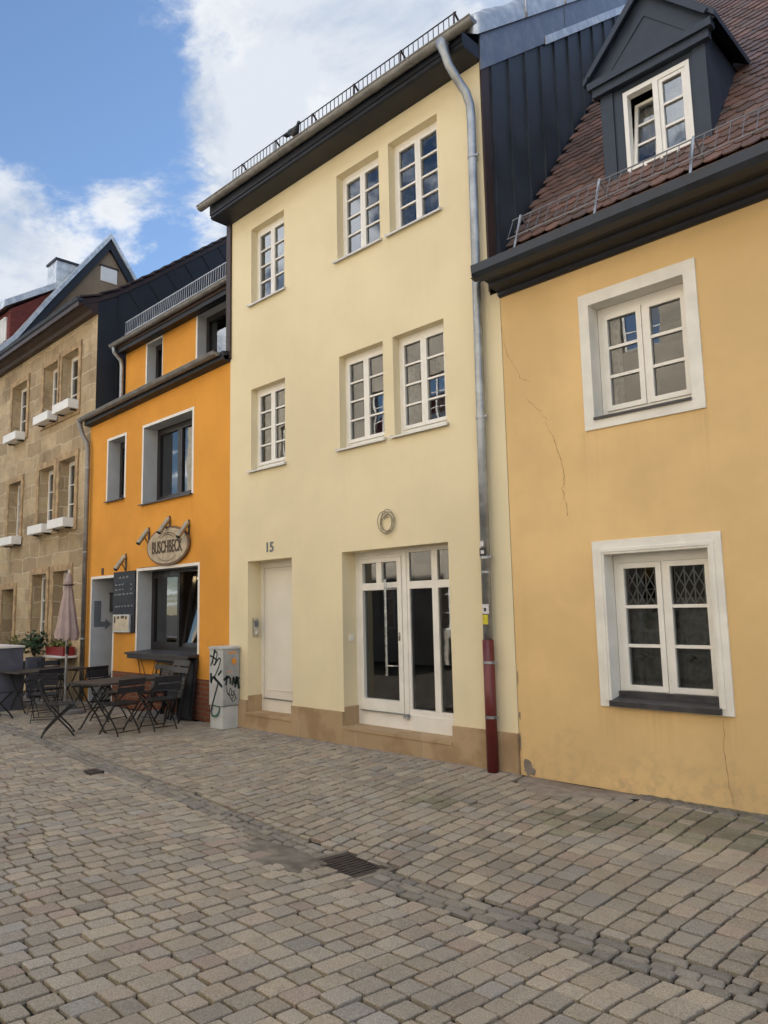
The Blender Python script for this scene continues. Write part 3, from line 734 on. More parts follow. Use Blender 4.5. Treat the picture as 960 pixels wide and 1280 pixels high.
# ================================================================== YELLOW HOUSE
YX0, YX1 = -4.455, 2.6
yel = thing('dormer_house', 'deep yellow house with two white framed windows, plain tile roof and dark dormer', 'house', (-1, 4, 0))
U = (-3.42, -2.485, 3.445, 4.575); Lw = (-3.41, -2.45, .80, 2.135)
mb = MB(); wall_mesh(mb, [(YX0, YX1, 0, 5.0)], [(-3.50, -2.40, 3.36, 4.67, .02), (-3.50, -2.36, .77, 2.25, .02)])
mb.quad((YX0, 0, 0), (YX0, 0, 5), (YX0, .2, 5), (YX0, .2, 0))
obj('wall', mb, M['yellow'], yel)
mb = MB(); mb.box(YX0 + .01, YX1, 8.4, 8.5, 0, 5.2); mb.prism([(.05, 0), (.05, 5.1), (4.2, 10.5), (8.4, 5.1), (8.4, 0)], YX1 - .02, YX1, 'x')
mb.prism([(.3, 0), (.3, 5.0), (8.4, 5.0), (8.4, 0)], YX0 + .0, YX0 + .02, 'x')
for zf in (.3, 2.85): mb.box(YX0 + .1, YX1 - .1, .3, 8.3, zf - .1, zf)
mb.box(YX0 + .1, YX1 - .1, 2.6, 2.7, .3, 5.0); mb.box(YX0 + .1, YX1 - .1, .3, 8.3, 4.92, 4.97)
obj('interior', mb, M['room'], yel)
for (so, op, rows, low_) in (((-3.525, -2.372, 3.335, 4.695), U, 3, False), ((-3.525, -2.335, .745, 2.265), Lw, 3, True)):
    mb = MB(); x0, x1, z0, z1 = so; a, b, c, d = op
    mb.box(x0, a, -.018, .16, z0, z1); mb.box(b, x1, -.018, .16, z0, z1); mb.box(a, b, -.018, .16, d, z1); mb.box(a, b, -.018, .16, z0, c)
    sr = obj('window_surround', mb, M['whitewash'], yel)
    if low_:
        mb = MB(); mb.ring(a - .055, b + .055, c - .0, d + .055, -.026, -.017, .035, .035, .001); obj('surround_bead', mb, M['whitewash'], sr)
    w = window(yel, a, b, c + .02, d, .165, rows, M['white'], fw=.05, sash=.05, bar=.03, mull=.03, top_extra=.03, bot=.06)
    if low_:
        mb = MB(); mb.prism([(.155, c + .035), (-.055, c + .0), (-.055, c - .045), (.155, c - .045)], a - .01, b + .02, 'x'); mb.box(a, b, .12, .17, c + .0, c + .075)
        obj('sill', mb, M['darksill'], w)
        obj('curtain', folds(a + .06, b - .06, .27, c + .08, c + .92, 8, .018), M['curtain'], w)
        mb = MB()   # scissor lattice behind the top panes
        for (p, q) in ((a + .10, (a + b) / 2 - .03), ((a + b) / 2 + .07, b - .06)):
            zt, zb = d - .10, d - .48
            for k in range(5):
                xx = p + (q - p) * k / 4
                mb.box(xx - .005, xx + .005, .244, .25, zb, zt)
            for k in range(-1, 5):
                xa = p + (q - p) * k / 4; st = (q - p) / 4
                for r_ in range(2):
                    za = zb + (zt - zb) * .42 * r_; zz = za + (zt - zb) * .42
                    if xa >= p - .001 and xa + st <= q + .001:
                        mb.bar((xa, .238, za), (xa + st, .238, zz), .009, .006, (0, 1, 0)); mb.bar((xa, .232, zz), (xa + st, .232, za), .009, .006, (0, 1, 0))
        obj('lattice_grille', mb, M['sill'], w)
        mb = MB(); rr = random.Random(2)
        for cx_ in (a + .24, b - .27):
            for k in range(4):
                pts = [(cx_ + .06 * math.cos(t * .55 + k) * (.5 + .3 * k), .178, c + .37 + .02 * math.sin(t * .9 + k * 2) + .01 * k) for t in range(9)]
                mb.ribbon(pts, .011, (0, -1, 0))
        obj('bow_motif', mb, M['sticker_b'], w)
    else:
        mb = MB(); mb.prism([(.16, c + .03), (-.04, c + .004), (-.04, c - .02), (.16, c - .006)], a - .0, b + .0, 'x'); obj('sill', mb, M['darksill'], w)
        obj('curtain', folds(a + .06, a + .18, .28, c + .05, d - .05, 4, .02), M['curtain'], w)
        obj('curtain', folds(b - .16, b - .06, .28, c + .05, d - .05, 4, .02), M['curtain'], w)
# cracks
def crack(pts, w, seed):
    r_ = random.Random(seed); out = []; ws = []
    for (a, b), (c, d) in zip(pts, pts[1:]):
        for k in range(5):
            t = k / 5; out.append((a + (c - a) * t + r_.uniform(-.010, .010), 0, b + (d - b) * t + r_.uniform(-.006, .006))); ws.append(w * r_.uniform(.15, 1.1))
    mb = MB(); mb.ribbon(out, ws, (0, -1, 0), .0022); return obj('crack', mb, M['crack'], yel)
crack([(-4.45, 4.66), (-4.4, 4.33), (-4.26, 4.11), (-4.24, 4.03), (-4.10, 3.96)], .0065, 1)
crack([(-4.18, 3.80), (-4.03, 3.64), (-3.92, 3.50)], .0055, 2)
crack([(-3.97, 3.52), (-3.87, 3.3), (-3.83, 3.14), (-3.79, 2.99), (-3.80, 2.85), (-3.82, 2.81), (-3.79, 2.69), (-3.77, 2.5)], .0065, 3)
crack([(-2.43, .72), (-2.45, .42), (-2.43, .18), (-2.40, .02)], .005, 4)
# broken plaster along the joint with the pale house
mb = MB(); rr = random.Random(8); _bl = 0.0
def blot(cx, cz, w, h, n=12):
    global _bl; _bl += .0012
    pts = [(cx + w * math.cos(2 * math.pi * k / n) * rr.uniform(.6, 1.1), -.002 - _bl, cz + h * math.sin(2 * math.pi * k / n) * rr.uniform(.6, 1.1)) for k in range(n)]
    mb.add(pts, [tuple(range(n))])
for a in ((-4.365, .09, .07, .10), (-4.33, .05, .08, .04), (-4.436, .58, .012, .05), (-4.44, .95, .006, .10), (-4.44, .33, .009, .1)): blot(*a)
obj('plaster_damage', mb, M['concrete'], yel)
# cornice, gutter, roof
mb = MB(); mb.prism([(.0, 4.985), (-.03, 4.985), (-.05, 5.0), (-.05, 5.035), (-.20, 5.05), (-.205, 5.085), (-.31, 5.095), (-.31, 5.16), (.0, 5.2)], YX0 + .0, YX1 + .1, 'x')
obj('cornice', mb, M['eave'], yel)
mb = MB(); mb.prism([(-.30, 5.085), (-.42, 5.085), (-.475, 5.12), (-.485, 5.205), (-.47, 5.21), (-.455, 5.13), (-.41, 5.10), (-.30, 5.10)], YX0 - .02, YX1 + .1, 'x'); mb.box(YX0 - .02, YX0 - .012, -.475, -.3, 5.09, 5.19)
obj('gutter', mb, M['slate'], yel)
RP = [(-.40, 5.17), (.25, 5.63), (4.2, 10.765)]
mb = MB(); mb.prism([(-.38, 5.13), (.25, 5.56), (4.2, 10.70), (8.6, 5.0), (8.6, 4.9), (4.2, 10.5), (.3, 5.4), (-.30, 5.11)], PX1U + .03, YX1 + .1, 'x')
yroof = obj('roof', mb, M['browncorner'], yel)
def roof_pt(s):
    l1 = math.hypot(.65, .46)
    if s < l1: return (-.40 + .65 * s / l1, 5.17 + .46 * s / l1), (.65 / l1, .46 / l1)
    l2 = math.hypot(3.95, 5.135); q = (s - l1) / l2
    return (.25 + 3.95 * q, 5.63 + 5.135 * q), (3.95 / l2, 5.135 / l2)
TC = [(.17, .085, .062), (.14, .072, .055), (.20, .098, .07), (.12, .07, .058), (.16, .095, .075)]
mb = MB(); rr = random.Random(6); s = 0.0; row = 0
while s < 7.2:
    (y, z), (ty, tz) = roof_pt(s); ny, nz = -tz, ty
    xx = PX1U + .035 + (.085 if row % 2 else 0)
    while xx < YX1:
        inside = -3.42 < xx + .08 < -2.40 and y > .66 and 5.305 + 1.30 * y < 8.0 - abs(xx + .08 + 2.915) * 1.06
        if not inside:
            k = rr.uniform(.75, 1.25); c = rr.choice(TC); lift = .016 + rr.uniform(0, .006); W = .164; sk = rr.uniform(-.006, .006)
            pr = [(0, .045), (.028, .012), (.082, 0), (.136, .012), (W, .045), (W, .21), (0, .21)]
            vs = []
            for th in (0, -.013):
                for (px_, pt) in pr:
                    h_ = lift * (1 - pt / .21) + .004 + th
                    yy = y + ty * (pt + sk) + ny * h_; zz = z + tz * (pt + sk) + nz * h_
                    vs.append((min(xx + px_, YX1), yy, zz))
            n = 7; fs = [tuple(range(n)), tuple(range(n, 2 * n))[::-1]] + [(i, n + i, n + (i + 1) % n, (i + 1) % n) for i in range(n)]
            mb.add(vs, fs, (c[0] * k, c[1] * k, c[2] * k))
        xx += .170
    s += .142; row += 1
obj('roof_tiles', mb, M['tile'], yroof)
# snow guard on the tiles
mb = MB(); gx = [-4.32, YX1 - .2]
for (yy, zz) in ((-.02, 5.60), (.10, 5.86)): mb.box(gx[0], gx[1], yy - .005, yy + .005, zz - .005, zz + .005)
k = gx[0]
while k < gx[1]: mb.bar((k + .012, -.018, 5.605), (k + .012, .098, 5.855), .006, .006, (0, 1, 0)); k += .115
obj('snow_guard', mb, M['guardgrey'], yroof)
k = -4.22
while k < gx[1]:
    mb = MB(); mb.bar((k, -.05, 5.43), (k, .11, 5.89), .024, .01, (0, -1, .4)); mb.bar((k, .11, 5.88), (k, .32, 5.76), .02, .01); obj('guard_bracket', mb, M['zinc'], yroof); k += .94
# dormer
def rz_(y): return 5.305 + 1.30 * y
dx0, dx1, dyf = -3.475, -2.35, .65
mb = MB()
wx0, wx1, wz0, wz1 = -3.225, -2.52, 6.14, 7.06
wall_mesh(mb, [(dx0, dx1, 6.08, 7.30)], [(wx0, wx1, wz0, wz1, .10)], dyf)
for xs_, d_ in ((dx0, 1), (dx1, -1)):
    mb.add([(xs_, dyf, 6.08), (xs_, dyf, 7.30), (xs_, 1.62, 7.30), (xs_, 1.62, 7.28)], [(0, 1, 2, 3)])
mb.box(dx0 + .0, dx0 + .14, dyf - .02, dyf - .001, 6.1, 7.24); mb.box(dx1 - .13, dx1, dyf - .02, dyf - .001, 6.1, 7.24)
dorm = obj('dormer', mb, M['slate'], yel)
mb = MB()
yf = dyf - .12; tri = [(dx0 - .13, 7.30), (-2.915, 8.02), (dx1 + .13, 7.30)]
mb.add([(p[0], yf + .06, p[1]) for p in tri] , [(0, 1, 2)])
mb.box(dx0 - .10, dx1 + .10, yf + .005, dyf - .002, 7.22, 7.30); mb.box(dx0 - .06, dx1 + .06, yf + .04, dyf - .003, 7.13, 7.219)
obj('pediment', mb, M['slate'], dorm)
mb = MB()
for (xa, xb) in ((dx0 - .14, -2.915), (dx1 + .14, -2.915)):
    th = .07
    vs = [(xa, yf, 7.29), (xb, yf, 8.05), (xb, 2.05, 8.05), (xa, 1.50, 7.29), (xa, yf, 7.29 + th), (xb, yf, 8.05 + th), (xb, 2.10, 8.05 + th), (xa, 1.55, 7.29 + th)]
    mb.add(vs, [(0, 1, 2, 3), (7, 6, 5, 4), (0, 4, 5, 1), (1, 5, 6, 2), (2, 6, 7, 3), (3, 7, 4, 0)])
    xd = xa + (xb - xa) * .12
    mb.bar((xa + (xb - xa) * .10, yf - .012, 7.30 + .06), (xb, yf - .012, 8.02), .024, .05, (0, 0, 1))
for k in (.20,): mb.bar((-2.915, yf + .05, 8.0 - k * 1.25), (dx1 + .1 - k * 1.3, yf + .058, 7.34), .008, .006, (0, -1, 0)); mb.bar((-2.915, yf + .05, 8.0 - k * 1.25), (dx0 - .1 + k * 1.3, yf + .058, 7.34), .008, .006, (0, -1, 0))
obj('dormer_roof', mb, M['slate'], dorm)
y = dyf + .02; mb = MB(); mb.ring(wx0, wx1, wz0, wz1, y - .03, y + .06, .045, .05, .05)
mxc = (wx0 + wx1) / 2; mb.box(mxc - .028, mxc + .028, y - .034, y + .05, wz0 + .05, wz1 - .05)
a, b, c, d = mxc + .03, wx1 - .047, wz0 + .052, wz1 - .052
mb.ring(a, b, c, d, y - .02, y + .03, .038)
for r_ in (1, 2): zz = c + .038 + (d - c - .076) * r_ / 3; mb.box(a + .038, b - .038, y - .012, y + .02, zz - .013, zz + .013)
bb = len(mb.v); a2, b2 = wx0 + .05, mxc - .03
mb.ring(a2, b2, c, d - .03, y - .0, y + .04, .036)
for r_ in (1, 2): zz = c + .036 + (d - .03 - c - .072) * r_ / 3; mb.box(a2 + .036, b2 - .036, y + .005, y + .03, zz - .013, zz + .013)
for i in range(bb, len(mb.v)):
    p = mb.v[i]; mb.v[i] = (p[0], p[1] + .015 + (p[2] - c) * .16, p[2])
obj('dormer_window', mb, M['white'], dorm)
mb = MB(); mb.quad((a + .03, y + .01, c + .03), (b - .03, y + .01, c + .03), (b - .03, y + .01, d - .03), (a + .03, y + .01, d - .03))
mb.quad((a2 + .03, y + .038, c + .03), (b2 - .03, y + .038, c + .03), (b2 - .03, y + .165, d - .06), (a2 + .03, y + .165, d - .06))
obj('dormer_pane', mb, M['glass'], dorm)
obj('dormer_curtain', folds(wx0 + .05, wx1 - .05, y + .24, wz0 + .03, wz1 - .04, 9, .015), M['drape'], dorm)

# ================================================================== ORANGE HOUSE
OX0, OX1 = -14.66, -9.62
ora = thing('tavern_house', 'bright orange tavern with white edged windows, chalk board and an oval sign', 'house', (-12.1, 4, 0))
oh = [(-13.83, -13.13, 3.82, 5.03, .26), (-12.40, -10.73, 3.61, 5.03, .29), (-12.52, -10.51, 1.0, 2.42, .29), (-14.40, -13.47, .0, 2.35, .01)]
mb = MB(); wall_mesh(mb, [(OX0, OX1, .63, 5.60), (-14.40, -13.47, 0, .63), (OX0, -14.40, 0, .63)], oh[:0] + [h[:4] + (.002,) for h in oh])
obj('wall', mb, M['orange'], ora)
for h in oh[:3]: mb = MB(); reveal(mb, *h[:4], .001, h[4]); obj('reveal', mb, M['revealgrey'], ora)
mb = MB(); reveal(mb, -14.399, -13.471, 0, 2.349, .002, .95, 'lrt'); obj('reveal', mb, M['revealgrey'], ora)
tw = .05
for h in oh[:3]:
    mb = MB(); a, b, c, d, _ = h; mb.box(a - tw, a, -.006, .004, c, d + tw); mb.box(b, b + tw, -.006, .004, c, d + tw); mb.box(a, b, -.006, .004, d, d + tw); obj('trim', mb, M['trimwhite'], ora)
a, b, c, d, _ = oh[3]; mb = MB(); mb.box(a - tw, a, -.006, .004, 0, d + tw); mb.box(b, b + tw, -.006, .004, 0, d + tw); mb.box(a, b, -.006, .004, d, d + tw)
obj('trim', mb, M['trimwhite'], ora)
mb = MB(); mb.box(-13.42, OX1 - .002, -.012, .05, 0, .628); obj('brick_plinth', mb, M['brick'], ora)
mb = MB(); mb.box(OX0, OX1, 8.0, 8.1, 0, 7.2); mb.prism([(.1, 0), (.1, 5.5), (8, 5.5), (8, 0)], OX0 + .01, OX0 + .03, 'x'); mb.prism([(.1, 0), (.1, 5.5), (8, 5.5), (8, 0)], OX1 - .03, OX1 - .01, 'x')
for zf in (.2, 2.9, 5.5): mb.box(OX0 + .04, -13.5 if zf < 1 else OX1 - .04, .96 if zf < 1 else .31, 7.9, zf - .1, zf)
mb.box(-13.4, OX1 - .04, .31, 7.9, .1, .2); mb.box(-13.42, OX1 - .04, 3.0, 3.1, .2, 7.4); mb.box(-13.05, -13.0, .31, 3, .2, 5.4)
obj('interior', mb, M['room'], ora)
def casement(x0, x1, z0, z1, y, ncol, tilt=None):
    mb = MB(); mb.ring(x0, x1, z0, z1, y, y + .07, .055); w = (x1 - x0 - .11) / ncol; pn = MB()
    for k in range(ncol):
        a = x0 + .055 + k * w + .002; b = a + w - .004; s = len(mb.v); s2 = len(pn.v)
        mb.ring(a, b, z0 + .057, z1 - .057, y - .018, y + .05, .07)
        pn.quad((a + .06, y + .015, z0 + .12), (b - .06, y + .015, z0 + .12), (b - .06, y + .015, z1 - .12), (a + .06, y + .015, z1 - .12))
        if tilt == k:
            for q, st in ((mb, s), (pn, s2)):
                for i in range(st, len(q.v)):
                    p = q.v[i]; q.v[i] = (p[0], p[1] + .03 + (p[2] - z0) * .15, p[2])
    fo = obj('window', mb, M['frameblack'], ora); obj('pane', pn, M['glass'], fo); return fo
w1 = casement(-13.83, -13.13, 3.84, 5.03, .24, 1); w2 = casement(-12.40, -10.73, 3.63, 5.03, .27, 2); w3 = casement(-12.52, -10.51, 1.03, 2.42, .27, 2, 1)
obj('drape', folds(-11.9, -11.55, .5, 3.7, 4.95, 5, .025), M['drape'], w2); obj('drape', folds(-11.1, -10.85, .5, 3.7, 4.95, 4, .025), M['drape'], w2)
for w_, (a, b, z, m_) in ((w1, (-13.87, -13.10, 3.83, 'darksill')), (w2, (-12.47, -10.70, 3.62, 'darksill'))): sill(w_, a, b, z, .26, .06, m_, .02, False)
mb = MB(); mb.prism([(.27, 1.03), (-.20, 1.0), (-.20, .965), (.27, .965)], -12.58, -10.46, 'x'); mb.box(-12.5, -10.5, -.19, -.16, .90, .964); obj('sill_counter', mb, M['darksill'], w3)
# lit bulb hanging behind the tilted sash
mb = MB(); mb.tube([(-11.35, .55, 2.8), (-11.35, .55, 2.32)], .005, 6); bl = obj('bulb_cord', mb, M['iron'], ora)
mb = MB(); mb.tube([(-11.35, .55, 2.32), (-11.35, .55, 2.29), (-11.35, .55, 2.25), (-11.35, .55, 2.21), (-11.35, .55, 2.195)], [.018, .03, .042, .03, .008], 10); obj('bulb', mb, M['bulb'], bl, smooth=True)
# niche: door at the back, grey arrow, letter boxes
mb = MB(); mb.box(-14.398, -13.472, .94, .98, 0, 2.348); nd = obj('door', mb, M['plastic'], ora)
mb = MB(); mb.box(-13.60, -13.57, .90, .94, 1.0, 1.12); obj('handle', mb, M['steel'], nd)
mb = MB(); xa = -14.396
mb.box(xa, xa + .004, .05, .19, 1.42, 1.93); mb.box(xa, xa + .004, .19, .28, 1.42, 1.52); mb.add([(xa + .004, .28, 1.36), (xa + .004, .41, 1.47), (xa + .004, .28, 1.58)], [(0, 1, 2)]); obj('arrow_mark', mb, M['greypaint'], ora)
mb = MB(); mb.box(-14.39, -14.25, .36, .62, 1.72, 2.06); mb.box(-14.39, -14.235, .345, .635, 2.06, 2.09); lb = obj('letterbox', mb, M['plastic'], ora)
mb = MB(); mb.box(-14.39, -14.29, .44, .62, 1.36, 1.66); lb = obj('letterbox', mb, M['plastic'], ora)
mb = MB(); mb.box(-13.985, -13.905, -.010, .0, 2.42, 2.55); mb.ring(-13.98, -13.91, 2.425, 2.545, -.013, -.010, .012); obj('house_number', mb, M['signdark'], ora)
# gutter, eave, downpipe of the lower roof
mb = MB(); ep = [(.0, 5.46), (-.14, 5.48), (-.14, 5.61), (.0, 5.64)]
mb.add([(OX0, y, z) for y, z in ep] + [(OX1, y, z + .12) for y, z in ep], [(3, 2, 1, 0), (4, 5, 6, 7)] + [(i, (i + 1) % 4, (i + 1) % 4 + 4, i + 4) for i in range(4)]); obj('eave_box', mb, M['eave'], ora)
gutter(ora, -14.72, -9.70, -.20, 5.61, .066, 'zincold', .11, .9)
mb = MB(); mb.prism([(-.13, 5.655), (.42, 5.85), (.42, 5.75), (-.10, 5.60)], -14.46, OX1, 'x'); sk = obj('skirt_roof', mb, M['seamdark'], ora)
mb = MB(); mb.tube([(-14.76, -.19, 5.60), (-14.77, -.18, 5.48), (-14.74, -.13, 5.30), (-14.62, -.09, 5.12), (-14.57, -.085, 4.95), (-14.565, -.085, .02)], [.06, .05, .046, .046, .046, .046], 14); op = obj('downpipe', mb, M['zincold'], ora, smooth=True)
for zz in (4.6, 2.9, 1.2): mb = MB(); mb.tube([(-14.565, -.085, zz - .015), (-14.565, -.085, zz + .015)], .052, 14); obj('pipe_clamp', mb, M['zinc'], op)
# dormer storey
DH = [(-13.10, -12.51, 6.05, 6.90, .2), (-11.26, -9.75, 6.05, 6.95, .2)]
mb = MB(); wall_mesh(mb, [(-14.0, -9.64, 5.76, 6.98)], [h[:4] + (.002,) for h in DH], .4); up_ = obj('dormer_storey', mb, M['orange'], ora)
for h in DH: mb = MB(); reveal(mb, *h[:4], .401, .62); obj('reveal', mb, M['revealgrey'], up_)
for a, b, c, d, _ in DH:
    mb = MB(); mb.box(a - tw, a, .394, .404, c, d); mb.box(b, b + .02, .394, .404, c, d); mb.box(a - tw, b + .02, .394, .404, d, d + .03); obj('trim', mb, M['trimwhite'], up_)
for (a, b, c, d, _), nc in zip(DH, (1, 2)):
    mb = MB(); pn = MB(); mb.ring(a, b, c, d, .58, .64, .05); w = (b - a - .1) / nc
    for k in range(nc):
        xa = a + .05 + k * w; mb.ring(xa + .002, xa + w - .002, c + .052, d - .052, .565, .62, .055); pn.quad((xa + .05, .6, c + .1), (xa + w - .05, .6, c + .1), (xa + w - .05, .6, d - .1), (xa + .05, .6, d - .1))
    wd = obj('window', mb, M['frameblack'], ora); obj('pane', pn, M['glass'], wd)
obj('drape', folds(-10.35, -10.0, .75, 6.1, 6.9, 5, .02), M['drape'], up_)
mb = MB(); mb.prism([(.42, 5.7), (.42, 7.0), (4.7, 9.8), (8.0, 7.2), (8.0, 5.5)], -14.03, -14.0, 'x'); obj('dormer_cheek', mb, M['seamdark'], ora)
mb = MB(); mb.prism([(.17, 6.98), (.17, 7.06), (4.75, 10.03), (8.4, 7.1), (8.4, 7.0), (4.75, 9.9), (.45, 6.98)], -14.06, OX1 - .002, 'x'); orf = obj('roof', mb, M['browncorner'], ora)
mb = MB(); mb.box(-14.04, OX1 - .005, .22, .40, 6.94, 6.985); mb.box(-14.05, OX1 - .005, .19, .22, 6.90, 7.02); obj('eave_box', mb, M['eave'], ora)
gutter(ora, -14.08, -9.66, .12, 7.07, .06, 'zincold', .02, .9)
mb = MB()
for zz, yy in ((7.17, .15), (7.42, .16)): mb.box(-13.55, -9.70, yy - .008, yy + .008, zz - .010, zz + .010)
k = -13.55
while k < -9.72: mb.bar((k + .01, .15, 7.17), (k + .01, .16, 7.42), .012, .012, (0, 1, 0)); k += .072
obj('snow_guard', mb, M['galv'], orf)
mb = MB(); mb.tube([(-13.98, .12, 7.03), (-14.0, .14, 6.93), (-14.03, .3, 6.8), (-14.04, .33, 6.68), (-14.04, .33, 5.9), (-14.06, .28, 5.80), (-14.4, -.02, 5.70), (-14.62, -.14, 5.66)], .04, 12); obj('dormer_downpipe', mb, M['zinc'], ora, smooth=True)
# wire bracket below the counter and thin wire of the sign
mb = MB(); mb.tube([(-12.45, -.02, .93), (-12.30, -.02, .52), (-11.80, -.02, .52), (-11.70, -.02, .93)], .008, 6); mb.tube([(-12.35, -.02, .93), (-12.15, -.03, .62), (-11.9, -.03, .62), (-11.78, -.02, .93)], .006, 6); obj('folding_bracket', mb, M['iron'], ora)
mb = MB(); mb.tube([(-11.44, -.03, 2.53), (-11.44, -.012, 2.49), (-11.44, -.008, 2.475), (-12.5, -.008, 2.475)], .004, 5); obj('sign_cable', mb, M['iron'], ora)

# things hanging on the orange wall
sg = thing('tavern_sign', 'oval pale sign board with brown lettering and rim on the orange wall', 'sign', (-11.42, -.05, 2.80))
def oval(rx, rz, y0, y1, n=48): 
    mb = MB(); mb.prism([(-11.42 + rx * math.cos(2 * math.pi * k / n), 2.80 + rz * math.sin(2 * math.pi * k / n)) for k in range(n)], y0, y1, 'y'); return mb
obj('sign_rim', oval(.70, .335, -.05, -.02), M['signrim'], sg); obj('sign_board', oval(.665, .30, -.058, -.05), M['signwood'], sg)
mb = text_mb('BUSCHBECK', .30, .60, .004); on_wall(mb, -11.42, -.062, 2.775); obj('lettering', mb, M['signdark'], sg)
mb = MB()
for k in range(2): mb.ribbon([(-11.42 + (.36 - .1 * k) * math.cos(a), 0, 2.86 + (.16 - .03 * k) * math.sin(a)) for a in [R(35 + 110 * j / 12) for j in range(13)]], .016, (0, -1, 0), .0595)
mb.ribbon([(-11.42 + .36 * math.cos(a), 0, 2.74 + .2 * math.sin(a)) for a in [R(215 + 110 * j / 12) for j in range(13)]], .014, (0, -1, 0), .0595)
obj('scroll_mark', mb, M['signrim'], sg)
mb = MB(); mb.box(-11.6, -11.55, -.02, 0, 2.7, 2.9); mb.box(-11.28, -11.23, -.02, 0, 2.7, 2.9); obj('bracket', mb, M['iron'], sg)
def spot(xw, zw, label, first=None):
    if first is not None: return dup(first, (xw, 0, zw), 0, label, 'tube spotlights on the orange wall')
    o = thing('tube_spotlight', label, 'wall lamp', (xw, 0, zw), 0, 'tube spotlights on the orange wall', local=True)
    mb = MB(); mb.tube([(0, -.03, .0), (.03, -.22, -.25)], .042, 12); obj('lamp_tube', mb, M['lamptube'], o, smooth=False)
    mb = MB(); mb.tube([(.0302, -.221, -.2515), (.031, -.226, -.258)], .035, 12); obj('lens', mb, M['plastic'], o)
    mb = MB(); mb.box(-.02, .02, -.012, .0, -.30, .05); mb.bar((0, -.01, -.02), (0, -.06, -.01), .02, .03); mb.bar((0, -.01, -.26), (0, -.10, -.10), .012, .012); obj('bracket', mb, M['iron'], o)
    return o
s0 = spot(-12.99, 2.72, 'brass tube spotlight above the chalk board, farthest left on the orange wall')
spot(-12.14, 3.13, 'brass tube spotlight left of the oval sign', s0); spot(-11.42, 3.26, 'brass tube spotlight above the middle of the oval sign', s0); spot(-10.80, 3.14, 'brass tube spotlight above the right end of the oval sign', s0)
cb = thing('chalk_board', 'tall black menu board with chalk writing on the orange wall', 'menu board', (-13.0, -.03, 1.89))
mb = MB(); mb.box(-13.42, -12.58, -.03, -.002, 1.33, 2.44); obj('board_panel', mb, M['board'], cb)
mb = MB(); rr = random.Random(12)
def scribble(x0, x1, z, amp):
    x = x0; 
    while x < x1 - .02:
        w = min(rr.uniform(.06, .15), x1 - x); n = int(w / .012); ph = rr.uniform(0, 6)
        if n > 2: mb.ribbon([(x + k * .012, 0, z + amp * math.sin(k * 1.9 + ph) * rr.uniform(.4, 1) + (x - x0) * .02) for k in range(n)], .010, (0, -1, 0), .032)
        x += w + .035
scribble(-13.2, -12.78, 2.33, .03)
for z, (a, b) in ((2.20, (-13.35, -13.0)), (2.20, (-12.74, -12.65)), (2.11, (-13.35, -13.0)), (2.11, (-12.74, -12.65)), (2.02, (-13.36, -12.62)), (1.80, (-13.33, -12.62))): scribble(a, b, z, .018)
obj('chalk_writing', mb, M['chalk'], cb)
mb = MB(); mb.box(-13.34, -12.71, -.065, -.031, 1.335, 1.655); mc = obj('menu_case', mb, M['sill'], cb)
mb = MB(); mb.box(-13.31, -12.74, -.068, -.065, 1.36, 1.63); obj('menu_sheet', mb, M['paper'], mc)
mb = MB()
for (a, z, w, h) in ((-13.26, 1.56, .06, .12), (-13.12, 1.60, .07, .05), (-12.95, 1.61, .12, .05), (-12.82, 1.6, .06, .06)): mb.box(a - w / 2, a + w / 2, -.0695, -.068, z - h / 2, z + h / 2)
obj('menu_print', mb, M['signdark'], mc)

# ================================================================== STONE HOUSE
SX0, SX1 = -20.3, -14.66
sto = thing('sandstone_house', 'old tan sandstone house with white flower boxes at its deep windows', 'house', (-17.4, 4, 0))
sw_ = [(-19.22, -18.25, 5.98, 7.32), (-17.22, -16.42, 5.98, 7.34), (-16.2, -15.33, 5.98, 7.35), (-19.2, -18.4, 3.52, 4.87), (-17.29, -16.45, 3.52, 4.95), (-16.15, -15.32, 3.52, 4.98),
       (-17.46, -16.66, .95, 2.57), (-16.27, -15.46, .95, 2.59)]
sd = (-19.36, -18.58, .1, 2.30)
mb = MB(); wall_mesh(mb, [(SX0, SX1, 0, 5.48), (SX0, -14.48, 5.48, 7.86)], [h + (.24,) for h in sw_] + [sd + (.3,)]); obj('wall', mb, M['sandstone'], sto)
for a, b, c, d in sw_ + [sd]:
    mb = MB(); mb.ring(a - .13, b + .13, c - .10, d + .14, -.03 - .004 * (int(a * 10) % 2), .0 - .001, .129, .139, .099); obj('window_surround', mb, M['surround'], sto)
mb = MB(); mb.box(SX0, SX1, 9.9, 10, 0, 8)
for zf in (.1, 2.95, 5.6): mb.box(SX0 + .05, -14.6, .33, 9.8, zf - .1, zf)
mb.box(SX0 + .05, -14.6, 2.8, 2.9, .1, 7.9); mb.box(SX0, SX0 + .03, .05, 9.9, 0, 8); mb.box(-14.69, -14.665, .05, 9.9, 0, 5.5); obj('interior', mb, M['room'], sto)
for a, b, c, d in sw_: window(sto, a, b, c, d, .19, 3, M['white'], fw=.05, sash=.045, bar=.025)
mb = MB(); a, b, c, d = sd; mb.ring(a, b, c, d, .24, .30, .06); mb.box(a + .062, b - .062, .26, .29, c + .06, d - .06); mb.box(a + .15, b - .15, .245, .262, 1.3, 2.1); mb.box(a + .15, b - .15, .245, .262, .3, 1.1); sdo = obj('door', mb, M['browncorner'], sto)
mb = MB(); mb.box(b - .14, b - .1, .2, .26, 1.12, 1.16); mb.box(a + .3, a + .42, .238, .246, 1.55, 1.6); obj('handle', mb, M['steel'], sdo)
VP_ = [(-.42, 8.03), (0, 8.22), (.41, 8.47), (.64, 8.64), (1.19, 9.06), (3.15, 10.64), (5.0, 12.12), (10.3, 8.1)]
